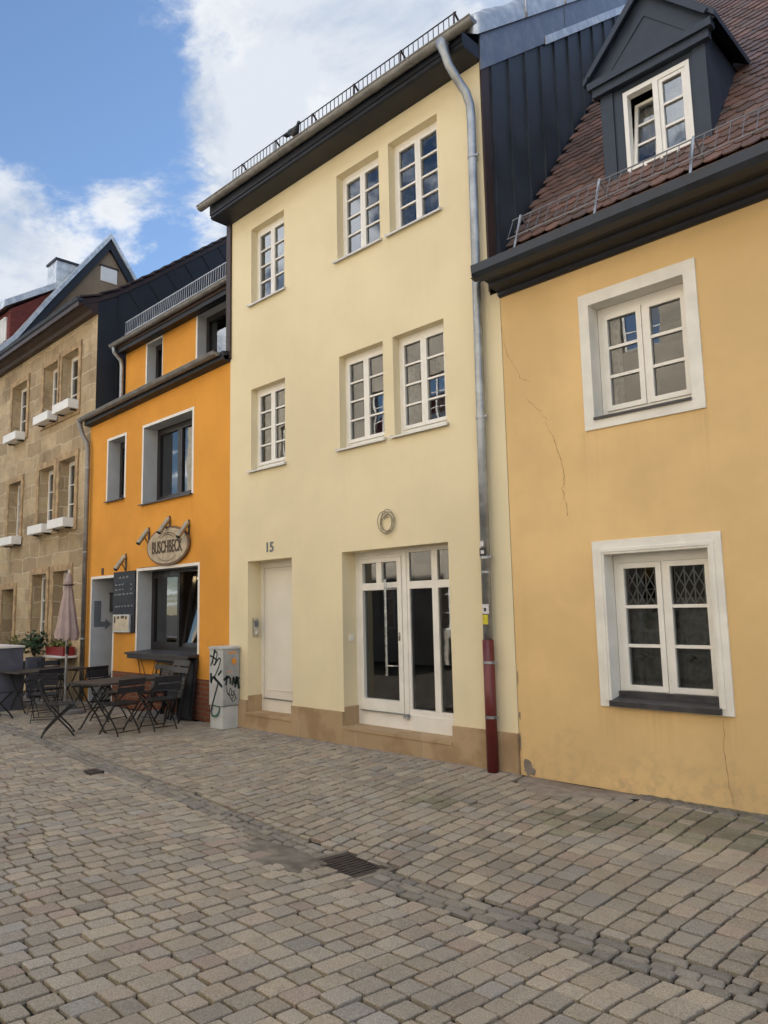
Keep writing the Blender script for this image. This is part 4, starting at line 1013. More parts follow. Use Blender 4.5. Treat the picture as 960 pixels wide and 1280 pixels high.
mb = MB(); mb.prism([(.012, 5.4)] + [(y, z - .04) for y, z in VP_[1:-1]] + [(10, 8.2), (10, 5.4)], -14.51, -14.48, 'x')
mb.box(-14.485, -14.455, .42, .436, 5.5, 8.42)
k = .62
while k < 4.6:
    zt = 9.06 + (k - 1.19) * .806 - .07 if k > 1.19 else 8.64 + (k - .64) * .76 - .07
    mb.bar((-14.474, k, zt), (-14.474, k + 1.5, zt - 1.82), .010, .016, (1, 0, 0)); k += .445
obj('gable_cladding', mb, M['seamdark'], sto)
mb = MB(); prof = VP_ + [(p[0], p[1] - .12) for p in VP_[::-1]]; mb.prism(prof, SX0 - .02, -14.46, 'x'); srf = obj('roof', mb, M['browncorner'], sto)
mb = MB(); s_ = -.35; rr = random.Random(21)
for (a, b), (c, d) in zip(VP_[:-2], VP_[1:-1]):
    l = math.hypot(c - a, d - b); n = max(1, round(l / .33))
    for k in range(n):
        t0, t1 = k / n, (k + 1.12) / n
        p0 = Vector((0, a + (c - a) * t0, b + (d - b) * t0 + .055)); p1 = Vector((0, a + (c - a) * t1, b + (d - b) * t1 + .015))
        mb.bar((-14.52, p0.y, p0.z), (-14.52, p1.y, p1.z), .22, .035, (0, -.6, .8))
obj('verge_tiles', mb, M['browncorner'], srf)
mb = MB(); mb.prism([(.0, 7.84), (-.12, 7.84), (-.16, 7.90), (-.30, 7.93), (-.34, 8.0), (-.34, 8.06), (.0, 8.1)], SX0, -14.47, 'x'); obj('eave_box', mb, M['browncorner'], sto)
gutter(sto, SX0 - .05, -14.42, -.40, 8.07, .07, 'slate', .0, 1.0)
fbg = 'white flower boxes under the sandstone windows'
def flower_box(x0, x1, z, label, proto=None):
    if proto is not None: return dup(proto, (x0, -.14, z), 0, label, fbg)
    o = thing('flower_box', label, 'flower box', (x0, -.14, z), 0, fbg, local=True); w = .84
    mb = MB(); mb.ring(0, w, 0, .19, -.11, .11, .015, .001, .015); mb.box(.014, w - .014, -.11, -.095, .014, .188); mb.box(.014, w - .014, .095, .11, .014, .188); obj('trough', mb, M['whitebox'], o)
    mb = MB(); mb.box(.016, w - .016, -.094, .094, .03, .165); obj('soil', mb, M['soil'], o)
    mb = MB(); mb.box(.1, .13, -.02, .13, -.03, -.001); mb.box(w - .13, w - .1, -.02, .13, -.03, -.001); obj('bracket', mb, M['iron'], o)
    return o
fb = flower_box(-19.08, 0, 5.84, 'white flower box under the farthest left top floor sandstone window')
flower_box(-17.17, 0, 5.94, 'white flower box under the middle top floor sandstone window', fb); flower_box(-16.08, 0, 5.98, 'white flower box under the top floor sandstone window nearest the dark gable cladding', fb)
flower_box(-19.05, 0, 3.33, 'white flower box under the left first floor sandstone window', fb); flower_box(-17.26, 0, 3.45, 'white flower box under the middle first floor sandstone window', fb); flower_box(-16.14, 0, 3.48, 'white flower box under the first floor sandstone window beside the downpipe', fb)

# ================================================================== FAR HOUSE
FX1, FX0 = -20.32, -28.0
far = thing('gabled_house', 'tall house with bare brown gable, zinc edged roof and red dormer behind the sandstone house', 'house', (-24, 3, 0))
mb = MB(); mb.prism([(.02, 0), (.02, 8.4), (.4, 8.95), (2.86, 12.55), (5.7, 8.5), (5.7, 0)], FX0, FX1, 'x'); obj('wall', mb, M['gableplaster'], far)
fp = [(-.45, 8.28), (-.05, 8.52), (.36, 8.98), (1.16, 10.22), (2.86, 12.66), (5.95, 8.35)]
mb = MB(); mb.prism(fp + [(p[0], p[1] - .14) for p in fp[::-1]], FX0, FX1 - .02, 'x'); frf = obj('roof', mb, M['redslate'], far)
mb = MB(); up2 = [(p[0], p[1] + .19) for p in fp]
mb.prism(up2 + [(p[0], p[1] + .012) for p in fp[::-1]], FX1 - .25, FX1 + .15, 'x'); obj('verge_sheet', mb, M['zincbright'], frf)
mb = MB(); mb.prism([(p[0], p[1] + .011) for p in fp[1:]] + [(p[0], p[1] - .30) for p in fp[:0:-1]], FX1 - .015, FX1 + .10, 'x'); obj('barge_board', mb, M['eave'], frf)
mb = MB(); mb.box(FX1, FX1 + .02, 2.62, 3.12, 11.36, 11.80); gw = obj('gable_window', mb, M['white'], far)
mb = MB(); mb.box(FX1 + .02, FX1 + .026, 2.67, 3.07, 11.41, 11.75); obj('shutter', mb, M['whitebox'], gw)
mb = MB(); mb.box(FX1 + .001, FX1 + .03, 2.58, 3.16, 11.80, 11.86); obj('lintel', mb, M['browncorner'], gw)
mb = MB(); mb.prism([(.30, 9.0), (.30, 9.93), (1.55, 10.85)], -24.0, FX1 - .32, 'x'); dr = obj('dormer', mb, M['redslate'], far)
mb = MB(); mb.prism([(.12, 9.93), (.12, 10.12), (1.62, 11.13), (1.62, 10.94)], -24.1, FX1 - .24, 'x'); obj('dormer_roof', mb, M['zincbright'], dr)
mb = MB(); mb.box(-22.9, -20.85, .27, .299, 9.1, 9.75); obj('dormer_window', mb, M['white'], dr)
mb = MB(); k = -22.9
while k < -20.85: mb.box(k, k + .02, .22, .235, 9.0, 9.7); k += .11
mb.box(-22.95, -20.8, .218, .238, 9.7, 9.73); obj('window_guard', mb, M['whitebox'], dr)
mb = MB(); mb.box(-21.25, -20.62, 1.47, 2.2, 10.3, 11.72); ch = obj('chimney', mb, M['zincbright'], far)
mb = MB(); mb.box(-21.29, -20.58, 1.43, 2.24, 11.72, 11.78); obj('chimney_cap', mb, M['slate'], ch)

# ================================================================== HOUSES ACROSS THE STREET (mirrored in the panes, bounce light)
def across(name, label, x0, x1, eave, mat, wins, ridge):
    t = thing(name, label, 'house', ((x0 + x1) / 2, -12, 0))
    YF = -9.5
    mb = MB(); wall_mesh(mb, [(x0, x1, 0, eave)], [w + (-.0,) for w in wins], YF)
    for w in wins: reveal(mb, *w, YF, YF - .2)
    obj('wall', mb, mat, t)
    mb = MB(); mb.box(x0, x1, -16, -15.9, 0, eave); mb.box(x0, x0 + .05, -15.9, YF - .05, 0, eave); mb.box(x1 - .05, x1, -15.9, YF - .05, 0, eave); mb.box(x0 + .05, x1 - .05, -13, -12.9, 0, eave - .1); obj('interior', mb, M['room'], t)
    mb = MB(); mb.prism([(YF + .4, eave - .05), (YF + .4, eave + .08), (-12.8, ridge), (-16.4, eave + .08), (-16.4, eave - .05), (-12.8, ridge - .14)], x0 - .02, x1 + .02, 'x'); obj('roof', mb, M['browncorner'], t)
    mb = MB(); mb.prism([(YF, eave - .25), (YF + .22, eave - .2), (YF + .38, eave - .04), (YF, eave - .04)], x0, x1, 'x'); obj('eave_box', mb, M['eave'], t)
    for (a, b, c, d) in wins:
        mb = MB(); mb.ring(a, b, c, d, YF - .2, YF - .13, .06); mb.box((a + b) / 2 - .03, (a + b) / 2 + .03, YF - .2, YF - .125, c + .06, d - .06)
        for r_ in (1, 2): zz = c + (d - c) * r_ / 3; mb.box(a + .06, (a + b) / 2 - .03, YF - .19, YF - .14, zz - .015, zz + .015); mb.box((a + b) / 2 + .03, b - .06, YF - .19, YF - .14, zz - .015, zz + .015)
        fo = obj('window', mb, M['white'], t); mb = MB(); mb.quad((a + .05, YF - .16, c + .05), (b - .05, YF - .16, c + .05), (b - .05, YF - .16, d - .05), (a + .05, YF - .16, d - .05)); obj('pane', mb, M['glass'], fo)
    return t
def wins(xs, zs): return [(x, x + .95, z, z + 1.45) for x in xs for z in zs]
across('facing_house', 'block built sandstone house on the opposite side, mirrored in the panes of the yellow house', -9.0, 4.5, 11.0, M['acrosstone'], wins([-7.9, -5.6, -3.3, -.6, 1.8], [1.0, 4.4, 7.6]), 14.5)
across('facing_house', 'buff stone house on the opposite side, mirrored in the panes of the house numbered 15', -17.5, -9.02, 11.4, M['acrosscream'], wins([-16.4, -14.2, -12.2, -10.6], [1.0, 4.0, 7.0]), 15.0)
across('facing_house', 'sandstone house on the opposite side, mirrored in the far left panes', -28.0, -17.52, 10.0, M['acrosstone'], wins([-26, -23.5, -21, -18.9], [1.0, 3.9, 6.8]), 13.5)

# ================================================================== CABINET
cab = thing('utility_cabinet', 'grey street cabinet sprayed with dark graffiti at the corner of the cream house', 'utility cabinet', (-9.50, -.18, 0))
cx0, cx1, cy0, cy1 = -9.68, -9.33, -.30, -.015
mb = MB(); mb.box(cx0 + .012, cx1 - .012, cy0 + .012, cy1, .0, .315); obj('cabinet_base', mb, M['cabbase'], cab)
mb = MB(); mb.box(cx0, cx1, cy0, cy1, .325, 1.13); obj('cabinet_body', mb, M['cabinet'], cab)
mb = MB(); mb.box(cx1, cx1 + .008, cy0 + .012, cy1 - .01, .335, 1.12); sd_ = obj('cabinet_door', mb, M['cabinetside'], cab)
mb = MB(); mb.prism([(cx0 - .012, 1.13), (cx1 + .018, 1.13), (cx1 + .018, 1.15), (cx1 - .02, 1.17), (cx0 + .02, 1.17), (cx0 - .012, 1.15)], cy0 - .015, cy1, 'y'); obj('cabinet_lid', mb, M['cabinet'], cab)
def stroke_f(mb, pts, w):   # front face, u 0..1 across, v 0..1 up
    mb.ribbon([(cx0 + .35 * u, cy0, 1.15 * v) for u, v in pts], w * 1.35, (0, -1, 0), .0025)
def smoothen(p, n=5):
    out = []
    for i in range(len(p) - 1):
        a = p[max(i - 1, 0)]; b = p[i]; c = p[i + 1]; d = p[min(i + 2, len(p) - 1)]
        for k in range(n):
            t = k / n; out.append(tuple(.5 * ((2 * b[j]) + (c[j] - a[j]) * t + (2 * a[j] - 5 * b[j] + 4 * c[j] - d[j]) * t * t + (3 * b[j] - a[j] - 3 * c[j] + d[j]) * t ** 3) for j in (0, 1)))
    return out + [p[-1]]
mb = MB()
for w, p in ((.020, [(.10, .77), (.25, .85), (.42, .96), (.38, .98)]), (.022, [(.38, .98), (.30, .88), (.22, .80)]), (.020, [(.03, .90), (.3, .88), (.6, .845)]), (.018, [(.42, .95), (.58, .93), (.42, .80), (.30, .79)]),
             (.018, [(.40, .78), (.70, .87), (.85, .86)]), (.018, [(.85, .87), (.72, .77), (.35, .62)]), (.040, [(.12, .68), (.14, .58), (.12, .56)]), (.030, [(.10, .56), (.30, .63), (.50, .61)]),
             (.026, [(.66, .66), (.92, .72)]), (.034, [(.40, .62), (.68, .575), (.97, .52)]), (.022, [(.68, .57), (.50, .45), (.25, .29), (.12, .19)])):
    stroke_f(mb, smoothen(p), w)
gf = obj('graffiti', mb, M['ink'], cab)
mb = MB()
for w, p in ((.028, [(.10, .20), (.25, .155), (.55, .16), (.75, .21), (.80, .27)]), (.016, [(.80, .27), (.55, .275), (.3, .285)])):
    mb.ribbon([(cx0 + .012 + .326 * u, cy0 + .012, 1.15 * v) for u, v in smoothen(p)], w, (0, -1, 0), .0025 if max(q[1] for q in p) < .27 else .0146)
obj('green_graffiti', mb, M['ink2'], cab)
mb = MB()
def stroke_s(mb, pts, w): mb.ribbon([(cx1 + .008, cy0 + .285 * u, 1.15 * v) for u, v in pts], w * 1.5, (1, 0, 0), .0025)
for w, p in ((.024, [(.05, .60), (.18, .63), (.40, .635)]), (.022, [(.22, .66), (.20, .58), (.16, .535)]), (.022, [(.42, .63), (.44, .55)]), (.022, [(.55, .53), (.62, .63), (.72, .54), (.80, .64)]), (.026, [(.82, .63), (.90, .55), (.95, .48)]),
             (.020, [(.96, .62), (.80, .56), (.70, .50)]), (.008, [(.2, .52), (.3, .42), (.45, .50), (.55, .40), (.7, .47)]), (.007, [(.35, .44), (.5, .36), (.68, .42)]), (.007, [(.45, .38), (.6, .33), (.75, .37)]), (.007, [(.2, .47), (.42, .40), (.6, .46), (.8, .35)])):
    stroke_s(mb, smoothen(p), w)
obj('graffiti', mb, M['ink'], cab)
mb = MB(); mb.box(cx1 + .008, cx1 + .0105, cy0 + .09, cy0 + .22, 1.07, 1.09);
for (a, b, c, d) in ((.15, .22, .92, .99), (.17, .235, .90, .905), (.06, .14, .80, .81)): mb.box(cx1 + .008, cx1 + .0105, cy0 + a, cy0 + b, c, d)
obj('orange_mark', mb, M['orangemark'], cab)

# ================================================================== TABLES, CHAIRS
def chair_proto(label, group, loc, rz):
    o = thing('folding_chair', label, 'chair', loc, rz, group, local=True)     # faces +Y
    for sx in (-.19, .19):
        mb = MB(); pts = [(sx, -.245, .775), (sx, -.215, .62), (sx, -.13, .43), (sx, .02, .24), (sx, .15, .10), (sx, .215, .008)]
        for a, b in zip(pts, pts[1:]): mb.bar(a, b, .008, .024, (0, .6, .8))
        obj('leg', mb, M['iron'], o)
        s2 = sx * .90
        mb = MB(); pts = [(s2, .20, .425), (s2, .08, .33), (s2, -.06, .20), (s2, -.16, .09), (s2, -.205, .008)]
        for a, b in zip(pts, pts[1:]): mb.bar(a, b, .008, .024, (0, .6, .8))
        obj('leg', mb, M['iron'], o)
    mb = MB()
    for k in range(6): mb.box(-.20, .20, -.155 + k * .064, -.155 + k * .064 + .052, .428, .446)
    obj('seat', mb, M['slat'], o)
    mb = MB()
    for z0, z1, y in ((.585, .665, -.222), (.685, .775, -.244)):
        mb.add([(x_, y + dy + (z - z0) * -.2, z) for x_ in (-.215, .215) for dy in (-.008, .008) for z in (z0, z1)], [(0, 1, 3, 2), (4, 6, 7, 5), (0, 4, 5, 1), (2, 3, 7, 6), (1, 5, 7, 3), (0, 2, 6, 4)])
    obj('backrest', mb, M['slat'], o)
    for sp in ([(-.19, .19, .05), (.19, .19, .05)], [(-.17, -.175, .06), (.17, -.175, .06)], [(-.17, .19, .415), (.17, .19, .415)], [(-.19, -.13, .415), (.19, -.13, .415)]): mb = MB(); mb.tube(sp, .0075, 6); obj('stretcher', mb, M['iron'], o)
    return o
CG = 'slatted folding chairs outside the tavern'
c0 = chair_proto('dark slatted folding chair seen side-on at the street end of the front table', CG, (-10.83, -2.02, 0), R(-24))
def ch(x, y, deg, label): return dup(c0, (x, y, 0), R(deg), label, CG)
ch(-10.17, -1.42, 98, 'dark slatted chair with its back turned, nearer the street, between front table and cabinet')
ch(-10.12, -.86, 90, 'dark slatted chair with its back turned, just in front of the folded chairs')
ch(-11.62, -.92, -72, 'dark folding chair on the far side of the front table, facing the cabinet')
ch(-13.05, -.62, 100, 'dark slatted folding chair between the parasol and the tavern door niche')
ch(-13.22, -1.30, 92, 'dark slatted folding chair at the near long side of the rear table')
ch(-15.2, -1.05, -85, 'dark folding chair behind the rear table beside the grey barrier')
ch(-15.0, -.48, -95, 'dark folding chair behind the rear table under the red flower box')
ch(-13.35, -2.05, 10, 'dark folding chair in front of the grey barrier at the photo edge')
ch(-11.12, -.36, 192, 'dark folding chair at the wall end of the front table, facing the street')
ch(-12.35, -1.62, 60, 'dark folding chair standing loose between the parasol foot and the gutter')
ch(-14.05, .18, 178, 'dark folding chair standing in the doorway niche of the tavern')
def table_proto(label, loc, rz, L_=1.26, W_=.82):
    o = thing('folding_table', label, 'table', loc, rz, 'dark folding tables outside the tavern', local=True)
    mb = MB(); n = 8
    for k in range(n): a = -W_ / 2 + W_ * k / n; mb.box(a + .002, a + W_ / n - .003, -L_ / 2, L_ / 2, .675, .70)
    obj('table_top', mb, M['tabletop'], o)
    mb = MB()
    for s in (-1, 1): mb.box(-W_ / 2 + .05, W_ / 2 - .05, s * L_ * .36 - .015, s * L_ * .36 + .015, .645, .674)
    obj('top_batten', mb, M['iron'], o)
    for s in (-1, 1):
        for q in (-1, 1):
            mb = MB(); y = s * L_ * .36 + q * .012; pts = [(q * W_ * .36, y, .645), (q * W_ * .12, y, .42), (-q * W_ * .12, y, .25), (-q * W_ * .36, y, .02), (-q * W_ * .42, y, .006)]
            for a, b in zip(pts, pts[1:]): mb.bar(a, b, .026, .008, (0, 1, 0))
            obj('leg', mb, M['iron'], o)
    mb = MB(); mb.tube([(0, -L_ * .36, .335), (0, L_ * .36, .335)], .009, 6); obj('stretcher', mb, M['iron'], o)
    return o
t0 = table_proto('dark rectangular folding table in front of the tavern window', (-10.82, -1.13, 0), R(12))
dup(t0, (-14.05, -1.0, 0), R(5), 'dark rectangular folding table beside the closed parasol and grey barrier')
# folded chairs leaning on the wall
def folded_proto(label, loc, rz, mat):
    o = thing('folded_chair', label, 'chair', loc, rz, 'folded chairs leaning under the tavern window', local=True)   # leans towards +Y
    for sx in (-.19, .19):
        mb = MB(); mb.bar((sx, -.24, .005), (sx, -.03, .93), .010, .024, (0, 1, 0)); obj('leg', mb, M['iron'], o)
        mb = MB(); mb.bar((sx * .88, -.20, .03), (sx * .88, -.075, .58), .010, .024, (0, 1, 0)); obj('leg', mb, M['iron'], o)
    mb = MB()
    for k in range(5): z = .38 + k * .062; mb.add([(x_, -.24 + z * .226 - .035 + dy, z + dz) for x_ in (-.2, .2) for dy, dz in ((-.008, 0), (.008, -.003), (-.008 + .011, .05), (.008 + .011, .047))], [(0, 1, 3, 2), (4, 6, 7, 5), (0, 4, 5, 1), (2, 3, 7, 6), (1, 5, 7, 3), (0, 2, 6, 4)])
    obj('seat', mb, mat, o)
    mb = MB()
    for k in range(2): z = .74 + k * .105; mb.add([(x_, -.24 + z * .226 - .02 + dy, z + dz) for x_ in (-.215, .215) for dy, dz in ((-.008, 0), (.008, -.003), (-.008 + .018, .085), (.008 + .018, .082))], [(0, 1, 3, 2), (4, 6, 7, 5), (0, 4, 5, 1), (2, 3, 7, 6), (1, 5, 7, 3), (0, 2, 6, 4)])
    obj('backrest', mb, mat, o)
    return o
f0 = folded_proto('folded slatted chair leaning on the wall, nearest the wire bracket', (-11.42, -.02, 0), R(3), M['slatgrey'])
dup(f0, (-10.98, -.04, 0), R(-4), 'folded slatted chair leaning on the wall, middle one of the three under the tavern window')
dup(f0, (-10.58, -.17, 0), R(2), 'folded slatted chair leaning in front of the dark board, closest to the brick corner')
t = thing('leaning_board', 'tall dark board leaning against the orange wall under the counter end', 'board', (-10.6, -.1, 0))
mb = MB(); mb.add([(x_, y_, z_) for x_ in (-10.88, -10.44) for y_, z_ in ((-.16, .02), (-.125, .02), (-.055, .95), (-.02, .95))], [(0, 2, 3, 1), (4, 5, 7, 6), (0, 4, 6, 2), (1, 3, 7, 5), (0, 1, 5, 4), (2, 6, 7, 3)]); obj('board_panel', mb, M['slat'], t)
mb = MB(); mb.bar((-10.84, -.165, .06), (-10.84, -.068, .9), .03, .012, (0, 1, 0)); mb.bar((-10.48, -.165, .06), (-10.48, -.068, .9), .03, .012, (0, 1, 0)); obj('edge_batten', mb, M['iron'], t)
mb = MB(); mb.box(-11.75, -10.85, -.30, -.015, -.02, .06); tag(obj('stone_slab', mb, M['slabstone'], None, origin=(-11.3, -.15, 0)), 'low grey stone slab on the paving along the brick plinth', 'stone slab')

# parasol
pr = thing('closed_parasol', 'closed mauve parasol on a grey pole between the two tavern tables', 'parasol', (-13.10, -1.0, 0), 0, None, local=True)
mb = MB(); mb.tube([(0, 0, .03), (0, 0, 2.36)], .022, 10); obj('pole', mb, M['galv'], pr)
mb = MB(); n = 32; vs = []; prof = [(2.42, .015), (2.38, .05), (2.28, .085), (2.21, .10), (2.19, .085), (2.0, .12), (1.75, .165), (1.5, .215), (1.32, .25), (1.25, .245)]
for (z, r) in prof:
    for k in range(n):
        a = 2 * math.pi * k / n; q = .70 * r * (1 + .20 * math.cos(8 * a + z * 1.5) * min(1, (2.4 - z) * 1.4)); vs.append((q * math.cos(a), q * math.sin(a), z + (.03 * math.cos(8 * a + z) if z < 1.4 else 0)))
fs = [(i * n + k, i * n + (k + 1) % n, (i + 1) * n + (k + 1) % n, (i + 1) * n + k) for i in range(len(prof) - 1) for k in range(n)] + [tuple(range(n))]
mb.add(vs, fs); obj('canopy', mb, M['parasol'], pr, smooth=True)
mb = MB(); mb.tube([(0, 0, 2.40), (0, 0, 2.46)], [.02, .008], 8); obj('finial', mb, M['whitebox'], pr)
mb = MB(); mb.tube([(.085 * math.cos(a), .085 * math.sin(a), 2.19) for a in [2 * math.pi * k / 16 for k in range(17)]], .012, 6); obj('tie_band', mb, M['browncorner'], pr)
mb = MB(); mb.box(-.24, .24, -.24, .24, .0, .05); mb.tube([(0, 0, .05), (0, 0, .3)], .032, 10); obj('foot', mb, M['slabstone'], pr)
mb = MB(); mb.box(.02, .06, -.02, .02, 1.0, 1.14); obj('crank', mb, M['iron'], pr)

# grey barrier planter at the edge and plants by the sandstone wall
pb = thing('planter_barrier', 'tall blue grey planter box with white rim at the edge of the terrace', 'planter', (-15.2, -1.75, 0))
mb = MB(); mb.prism([(-14.28, 0), (-14.38, 1.10), (-16.2, 1.10), (-16.2, 0)], -1.72, -1.26, 'y')
obj('box', mb, M['boxgrey'], pb)
mb = MB(); mb.box(-16.22, -14.35, -1.74, -1.24, 1.10, 1.135); obj('rim', mb, M['whitebox'], pb)
def leaves(mb, c, r, n, size, seed, flat=1.0):
    q = random.Random(seed)
    for _ in range(n):
        d = Vector((q.gauss(0, 1), q.gauss(0, 1), q.gauss(0, 1) * flat)); d.normalize(); p = Vector(c) + d * r * q.uniform(.35, 1.05)
        u = Vector((q.gauss(0, 1), q.gauss(0, 1), q.gauss(0, 1))).normalized(); v = u.cross(d + Vector((.01, .02, .03))).normalized(); s = size * q.uniform(.6, 1.3)
        mb.add([p - u * s, p + v * s * .45, p + u * s, p - v * s * .45], [(0, 1, 2, 3)])
def pot_plant(name, label, loc, leafm, r, n, size, pot, seed, h=.45):
    o = thing(name, label, 'potted plant', loc, 0, None, local=True)
    mb = MB(); mb.tube([(0, 0, 0), (0, 0, .05), (0, 0, h)], [.13, .15, .19], 14); obj('pot', mb, pot, o)
    mb = MB(); q = random.Random(seed)
    for k in range(7): mb.tube([(0, 0, h - .05), (q.uniform(-.08, .08), q.uniform(-.08, .08), h + r * .8), (q.uniform(-.9, .9) * r, q.uniform(-.9, .9) * r, h + r * q.uniform(1.2, 2.1))], .006, 5)
    obj('stem', mb, M['twig'], o)
    mb = MB(); leaves(mb, (0, 0, h + r * 1.1), r, n, size, seed); obj('foliage', mb, leafm, o); return o
pot_plant('potted_shrub', 'dark green leafy shrub in a dark pot by the sandstone wall', (-16.05, -.42, .0), M['leaf'], .26, 260, .055, M['boxgrey'], 31, .82)
pot_plant('potted_shrub', 'yellow green shrub in a pot beside the sandstone doorway', (-17.0, -.45, .0), M['leafy'], .26, 200, .05, M['boxgrey'], 32, .70)
o = thing('flower_trough', 'red flower trough with green leaves on the ledge under the sandstone window', 'flower box', (-15.45, -.16, .86), 0, None, local=True)
mb = MB(); mb.box(-.42, .42, -.12, .12, .0, .17); obj('trough', mb, M['redbox'], o)
mb = MB(); leaves(mb, (-.15, 0, .22), .15, 130, .045, 33, .6); leaves(mb, (.15, 0, .2), .13, 90, .045, 34, .6); obj('foliage', mb, M['leafy'], o)
mb = MB(); mb.box(-.48, .48, -.16, .15, -.04, -.002); obj('ledge', mb, M['whitebox'], o)

# pigeon on the gutter
pg = thing('pigeon', 'slate grey pigeon perched on the cream house gutter, tail to the left', 'pigeon', (-7.42, -.478, 8.10), 0, None, local=True)
secs = [(-.150, .075, .018, .010), (-.09, .070, .026, .014), (-.05, .066, .036, .030), (.0, .060, .050, .052), (.05, .062, .055, .058), (.09, .078, .046, .050), (.112, .105, .030, .032), (.120, .135, .024, .026), (.135, .155, .024, .024), (.152, .157, .017, .017), (.165, .152, .006, .006), (.182, .146, .002, .002)]
mb = MB(); n = 12; vs = []
for (x_, z_, ry, rzv) in secs:
    for k in range(n): a = 2 * math.pi * k / n; vs.append((x_, ry * math.cos(a), z_ + rzv * math.sin(a)))
mb.add(vs, [(i * n + k, i * n + (k + 1) % n, (i + 1) * n + (k + 1) % n, (i + 1) * n + k) for i in range(len(secs) - 1) for k in range(n)] + [tuple(range(n))[::-1], tuple(range((len(secs) - 1) * n, len(secs) * n))]); obj('body', mb, M['feather'], pg, smooth=True)
mb = MB(); mb.box(-.225, -.11, -.035, .035, .068, .080); obj('tail', mb, M['featherdark'], pg)
for s in (-1, 1):
    mb = MB(); pts = [(.06, s * .050, .085), (-.03, s * .052, .085), (-.13, s * .030, .072), (-.03, s * .056, .045), (.05, s * .056, .05)]; mb.add(pts + [(p[0], p[1] + s * .008, p[2]) for p in pts], [(0, 1, 2, 3, 4), (9, 8, 7, 6, 5)] + [(i, (i + 1) % 5, 5 + (i + 1) % 5, 5 + i) for i in range(5)]); obj('wing', mb, M['feather'], pg)
    mb = MB(); mb.tube([(.03, s * .02, .02), (.035, s * .02, -.012)], .005, 6); mb.tube([(.02, s * .02, -.012), (.06, s * .024, -.012)], .004, 5); obj('leg', mb, M['pink'], pg)
pg.rotation_euler = (0, R(12), R(-8))

# ------------------------------------------------------------------ sky, sun, camera
w = bpy.data.worlds.new('World'); scene.world = w; w.use_nodes = True; nt = w.node_tree; nt.nodes.clear()
SUN = Vector((-.04, 1.0, .66)).normalized()
elev = math.asin(SUN.z); az = math.atan2(SUN.x, SUN.y)
sky = N(nt, 'ShaderNodeTexSky', sky_type='NISHITA', sun_disc=False); sky.sun_elevation = elev; sky.sun_rotation = az; sky.air_density = 1.0; sky.dust_density = .1; sky.ozone_density = 3.0
tc = N(nt, 'ShaderNodeTexCoord'); dirv = tc.outputs['Generated']
sep = N(nt, 'ShaderNodeSeparateXYZ'); L(nt, dirv, sep.inputs[0])
zc = math_(nt, 'ADD', math_(nt, 'MAXIMUM', sep.outputs[2], 0.0), .28)
cmb = N(nt, 'ShaderNodeCombineXYZ'); L(nt, math_(nt, 'DIVIDE', sep.outputs[0], zc), cmb.inputs[0]); L(nt, math_(nt, 'DIVIDE', sep.outputs[1], zc), cmb.inputs[1])
P = cmb.outputs[0]
n1 = noise(nt, P, 2.9, 10, .62, .3)
mp = N(nt, 'ShaderNodeMapping'); mp.inputs['Location'].default_value = (.05, .10, 0); L(nt, P, mp.inputs['Vector']); n2 = noise(nt, mp.outputs[0], 2.9, 7, .62, .3)
def lobe(d, r0, r1, amp):
    v = N(nt, 'ShaderNodeVectorMath', operation='DOT_PRODUCT'); L(nt, dirv, v.inputs[0]); v.inputs[1].default_value = Vector(d).normalized()
    return ramp(nt, v.outputs['Value'], math.cos(R(r0)), math.cos(R(r1)), 0.0, amp)
dens = math_(nt, 'ADD', math_(nt, 'ADD', math_(nt, 'MULTIPLY', n1, 1.7), -.35), math_(nt, 'MULTIPLY', math_(nt, 'ADD', noise(nt, P, 8.5, 7, .65, .4), -.5), .42))
LOBES = [((-.596, .517, .614), 20, 4, .20), ((-.726, .461, .51), 9, 2, .20), ((-.462, .588, .664), 14, 3, .16), ((-.86, .282, .426), 11, 3, .42),
         ((-.763, .319, .563), 14, 3, -.24), ((-.792, .373, .483), 9, 2, -.20), ((0, -.7, .7), 50, 5, .14)]
for d, r0, r1, amp in LOBES: dens = math_(nt, 'ADD', dens, lobe(d, r0, r1, amp))
alpha = ramp(nt, dens, .50, .75)
shade = ramp(nt, math_(nt, 'SUBTRACT', n1, n2), -.11, .09)
thick = ramp(nt, dens, .60, .85)
ccol = mixc(nt, shade, (6.0, 7.0, 8.6), (11.4, 11.5, 11.6)); ccol = mixc(nt, math_(nt, 'MULTIPLY', thick, .55), ccol, (6.6, 7.5, 9.0))
skyc = sky.outputs[0]
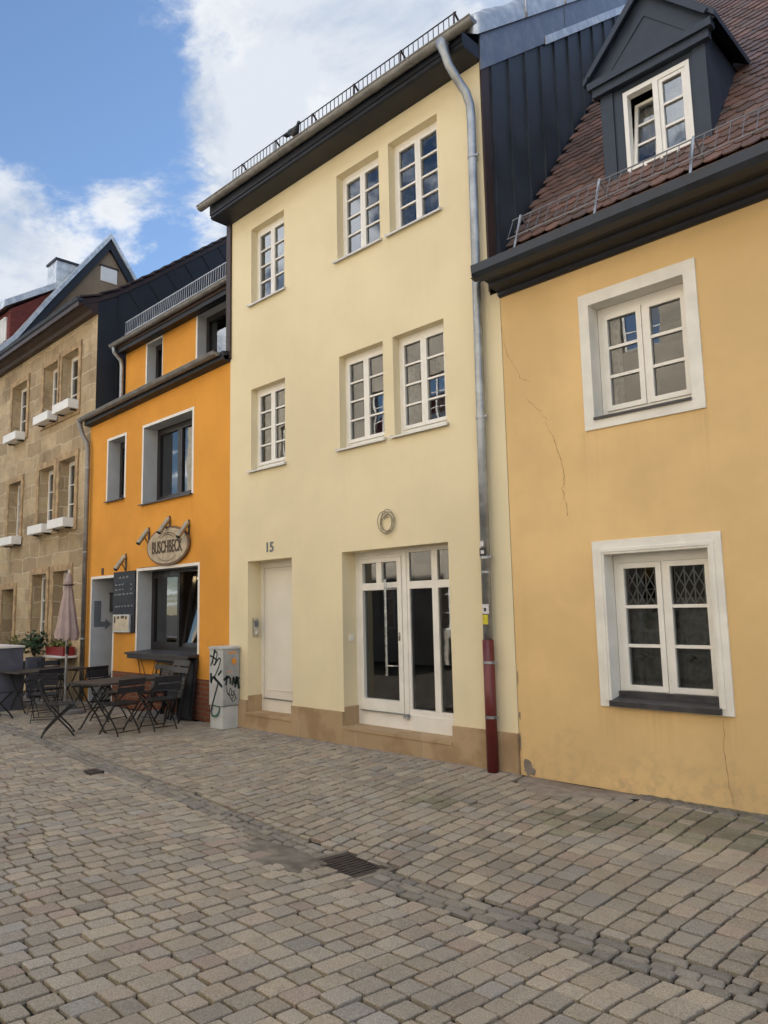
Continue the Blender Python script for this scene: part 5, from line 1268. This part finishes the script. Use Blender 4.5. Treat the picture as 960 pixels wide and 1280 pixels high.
front = ramp(nt, sep.outputs[1], -.35, .30, 1.75, .47)      # clouds facing the sun are brighter than those seen against it
ccol = mixc(nt, 1.0, ccol, front, 'MULTIPLY')
col = mixc(nt, alpha, skyc, ccol)
bg = N(nt, 'ShaderNodeBackground'); L(nt, col, bg.inputs[0]); bg.inputs[1].default_value = .060
out = N(nt, 'ShaderNodeOutputWorld'); L(nt, bg.outputs[0], out.inputs[0])

sl = bpy.data.lights.new('sun', 'SUN'); sl.energy = 5.0; sl.angle = R(.53); sl.color = (1, .955, .885)
so = bpy.data.objects.new('sun', sl); COL.objects.link(so); so.rotation_euler = SUN.to_track_quat('Z', 'Y').to_euler(); so.location = (0, 20, 30)

cam = bpy.data.cameras.new('camera'); co = bpy.data.objects.new('camera', cam); COL.objects.link(co); scene.camera = co
cam.sensor_fit = 'AUTO'; cam.sensor_width = 36.0; cam.lens = 926.93 / 1280 * 36; cam.clip_end = 2000; cam.clip_start = .05
yaw, pitch, roll = R(44.521), R(7.246), R(-1.262)
fw = Vector((-math.sin(yaw) * math.cos(pitch), math.cos(yaw) * math.cos(pitch), math.sin(pitch))); r_ = Vector((math.cos(yaw), math.sin(yaw), 0)); u_ = r_.cross(fw)
r2 = r_ * math.cos(roll) + u_ * math.sin(roll); u2 = u_ * math.cos(roll) - r_ * math.sin(roll)
co.matrix_world = Matrix(((r2.x, u2.x, -fw.x, 0), (r2.y, u2.y, -fw.y, -6.4), (r2.z, u2.z, -fw.z, 1.70), (0, 0, 0, 1)))
scene.render.engine = 'CYCLES'; cy = scene.cycles
cy.use_denoising = True; cy.max_bounces = 8; cy.diffuse_bounces = 5; cy.glossy_bounces = 4; cy.transparent_max_bounces = 12; cy.sample_clamp_indirect = 6.0; cy.caustics_reflective = False; cy.caustics_refractive = False
try: cy.denoiser = 'OPENIMAGEDENOISE'
except Exception: pass
scene.view_settings.view_transform = 'Standard'; scene.view_settings.look = 'None'; scene.view_settings.gamma = 1.0; scene.view_settings.exposure = 1.64
scene.render.film_transparent = False
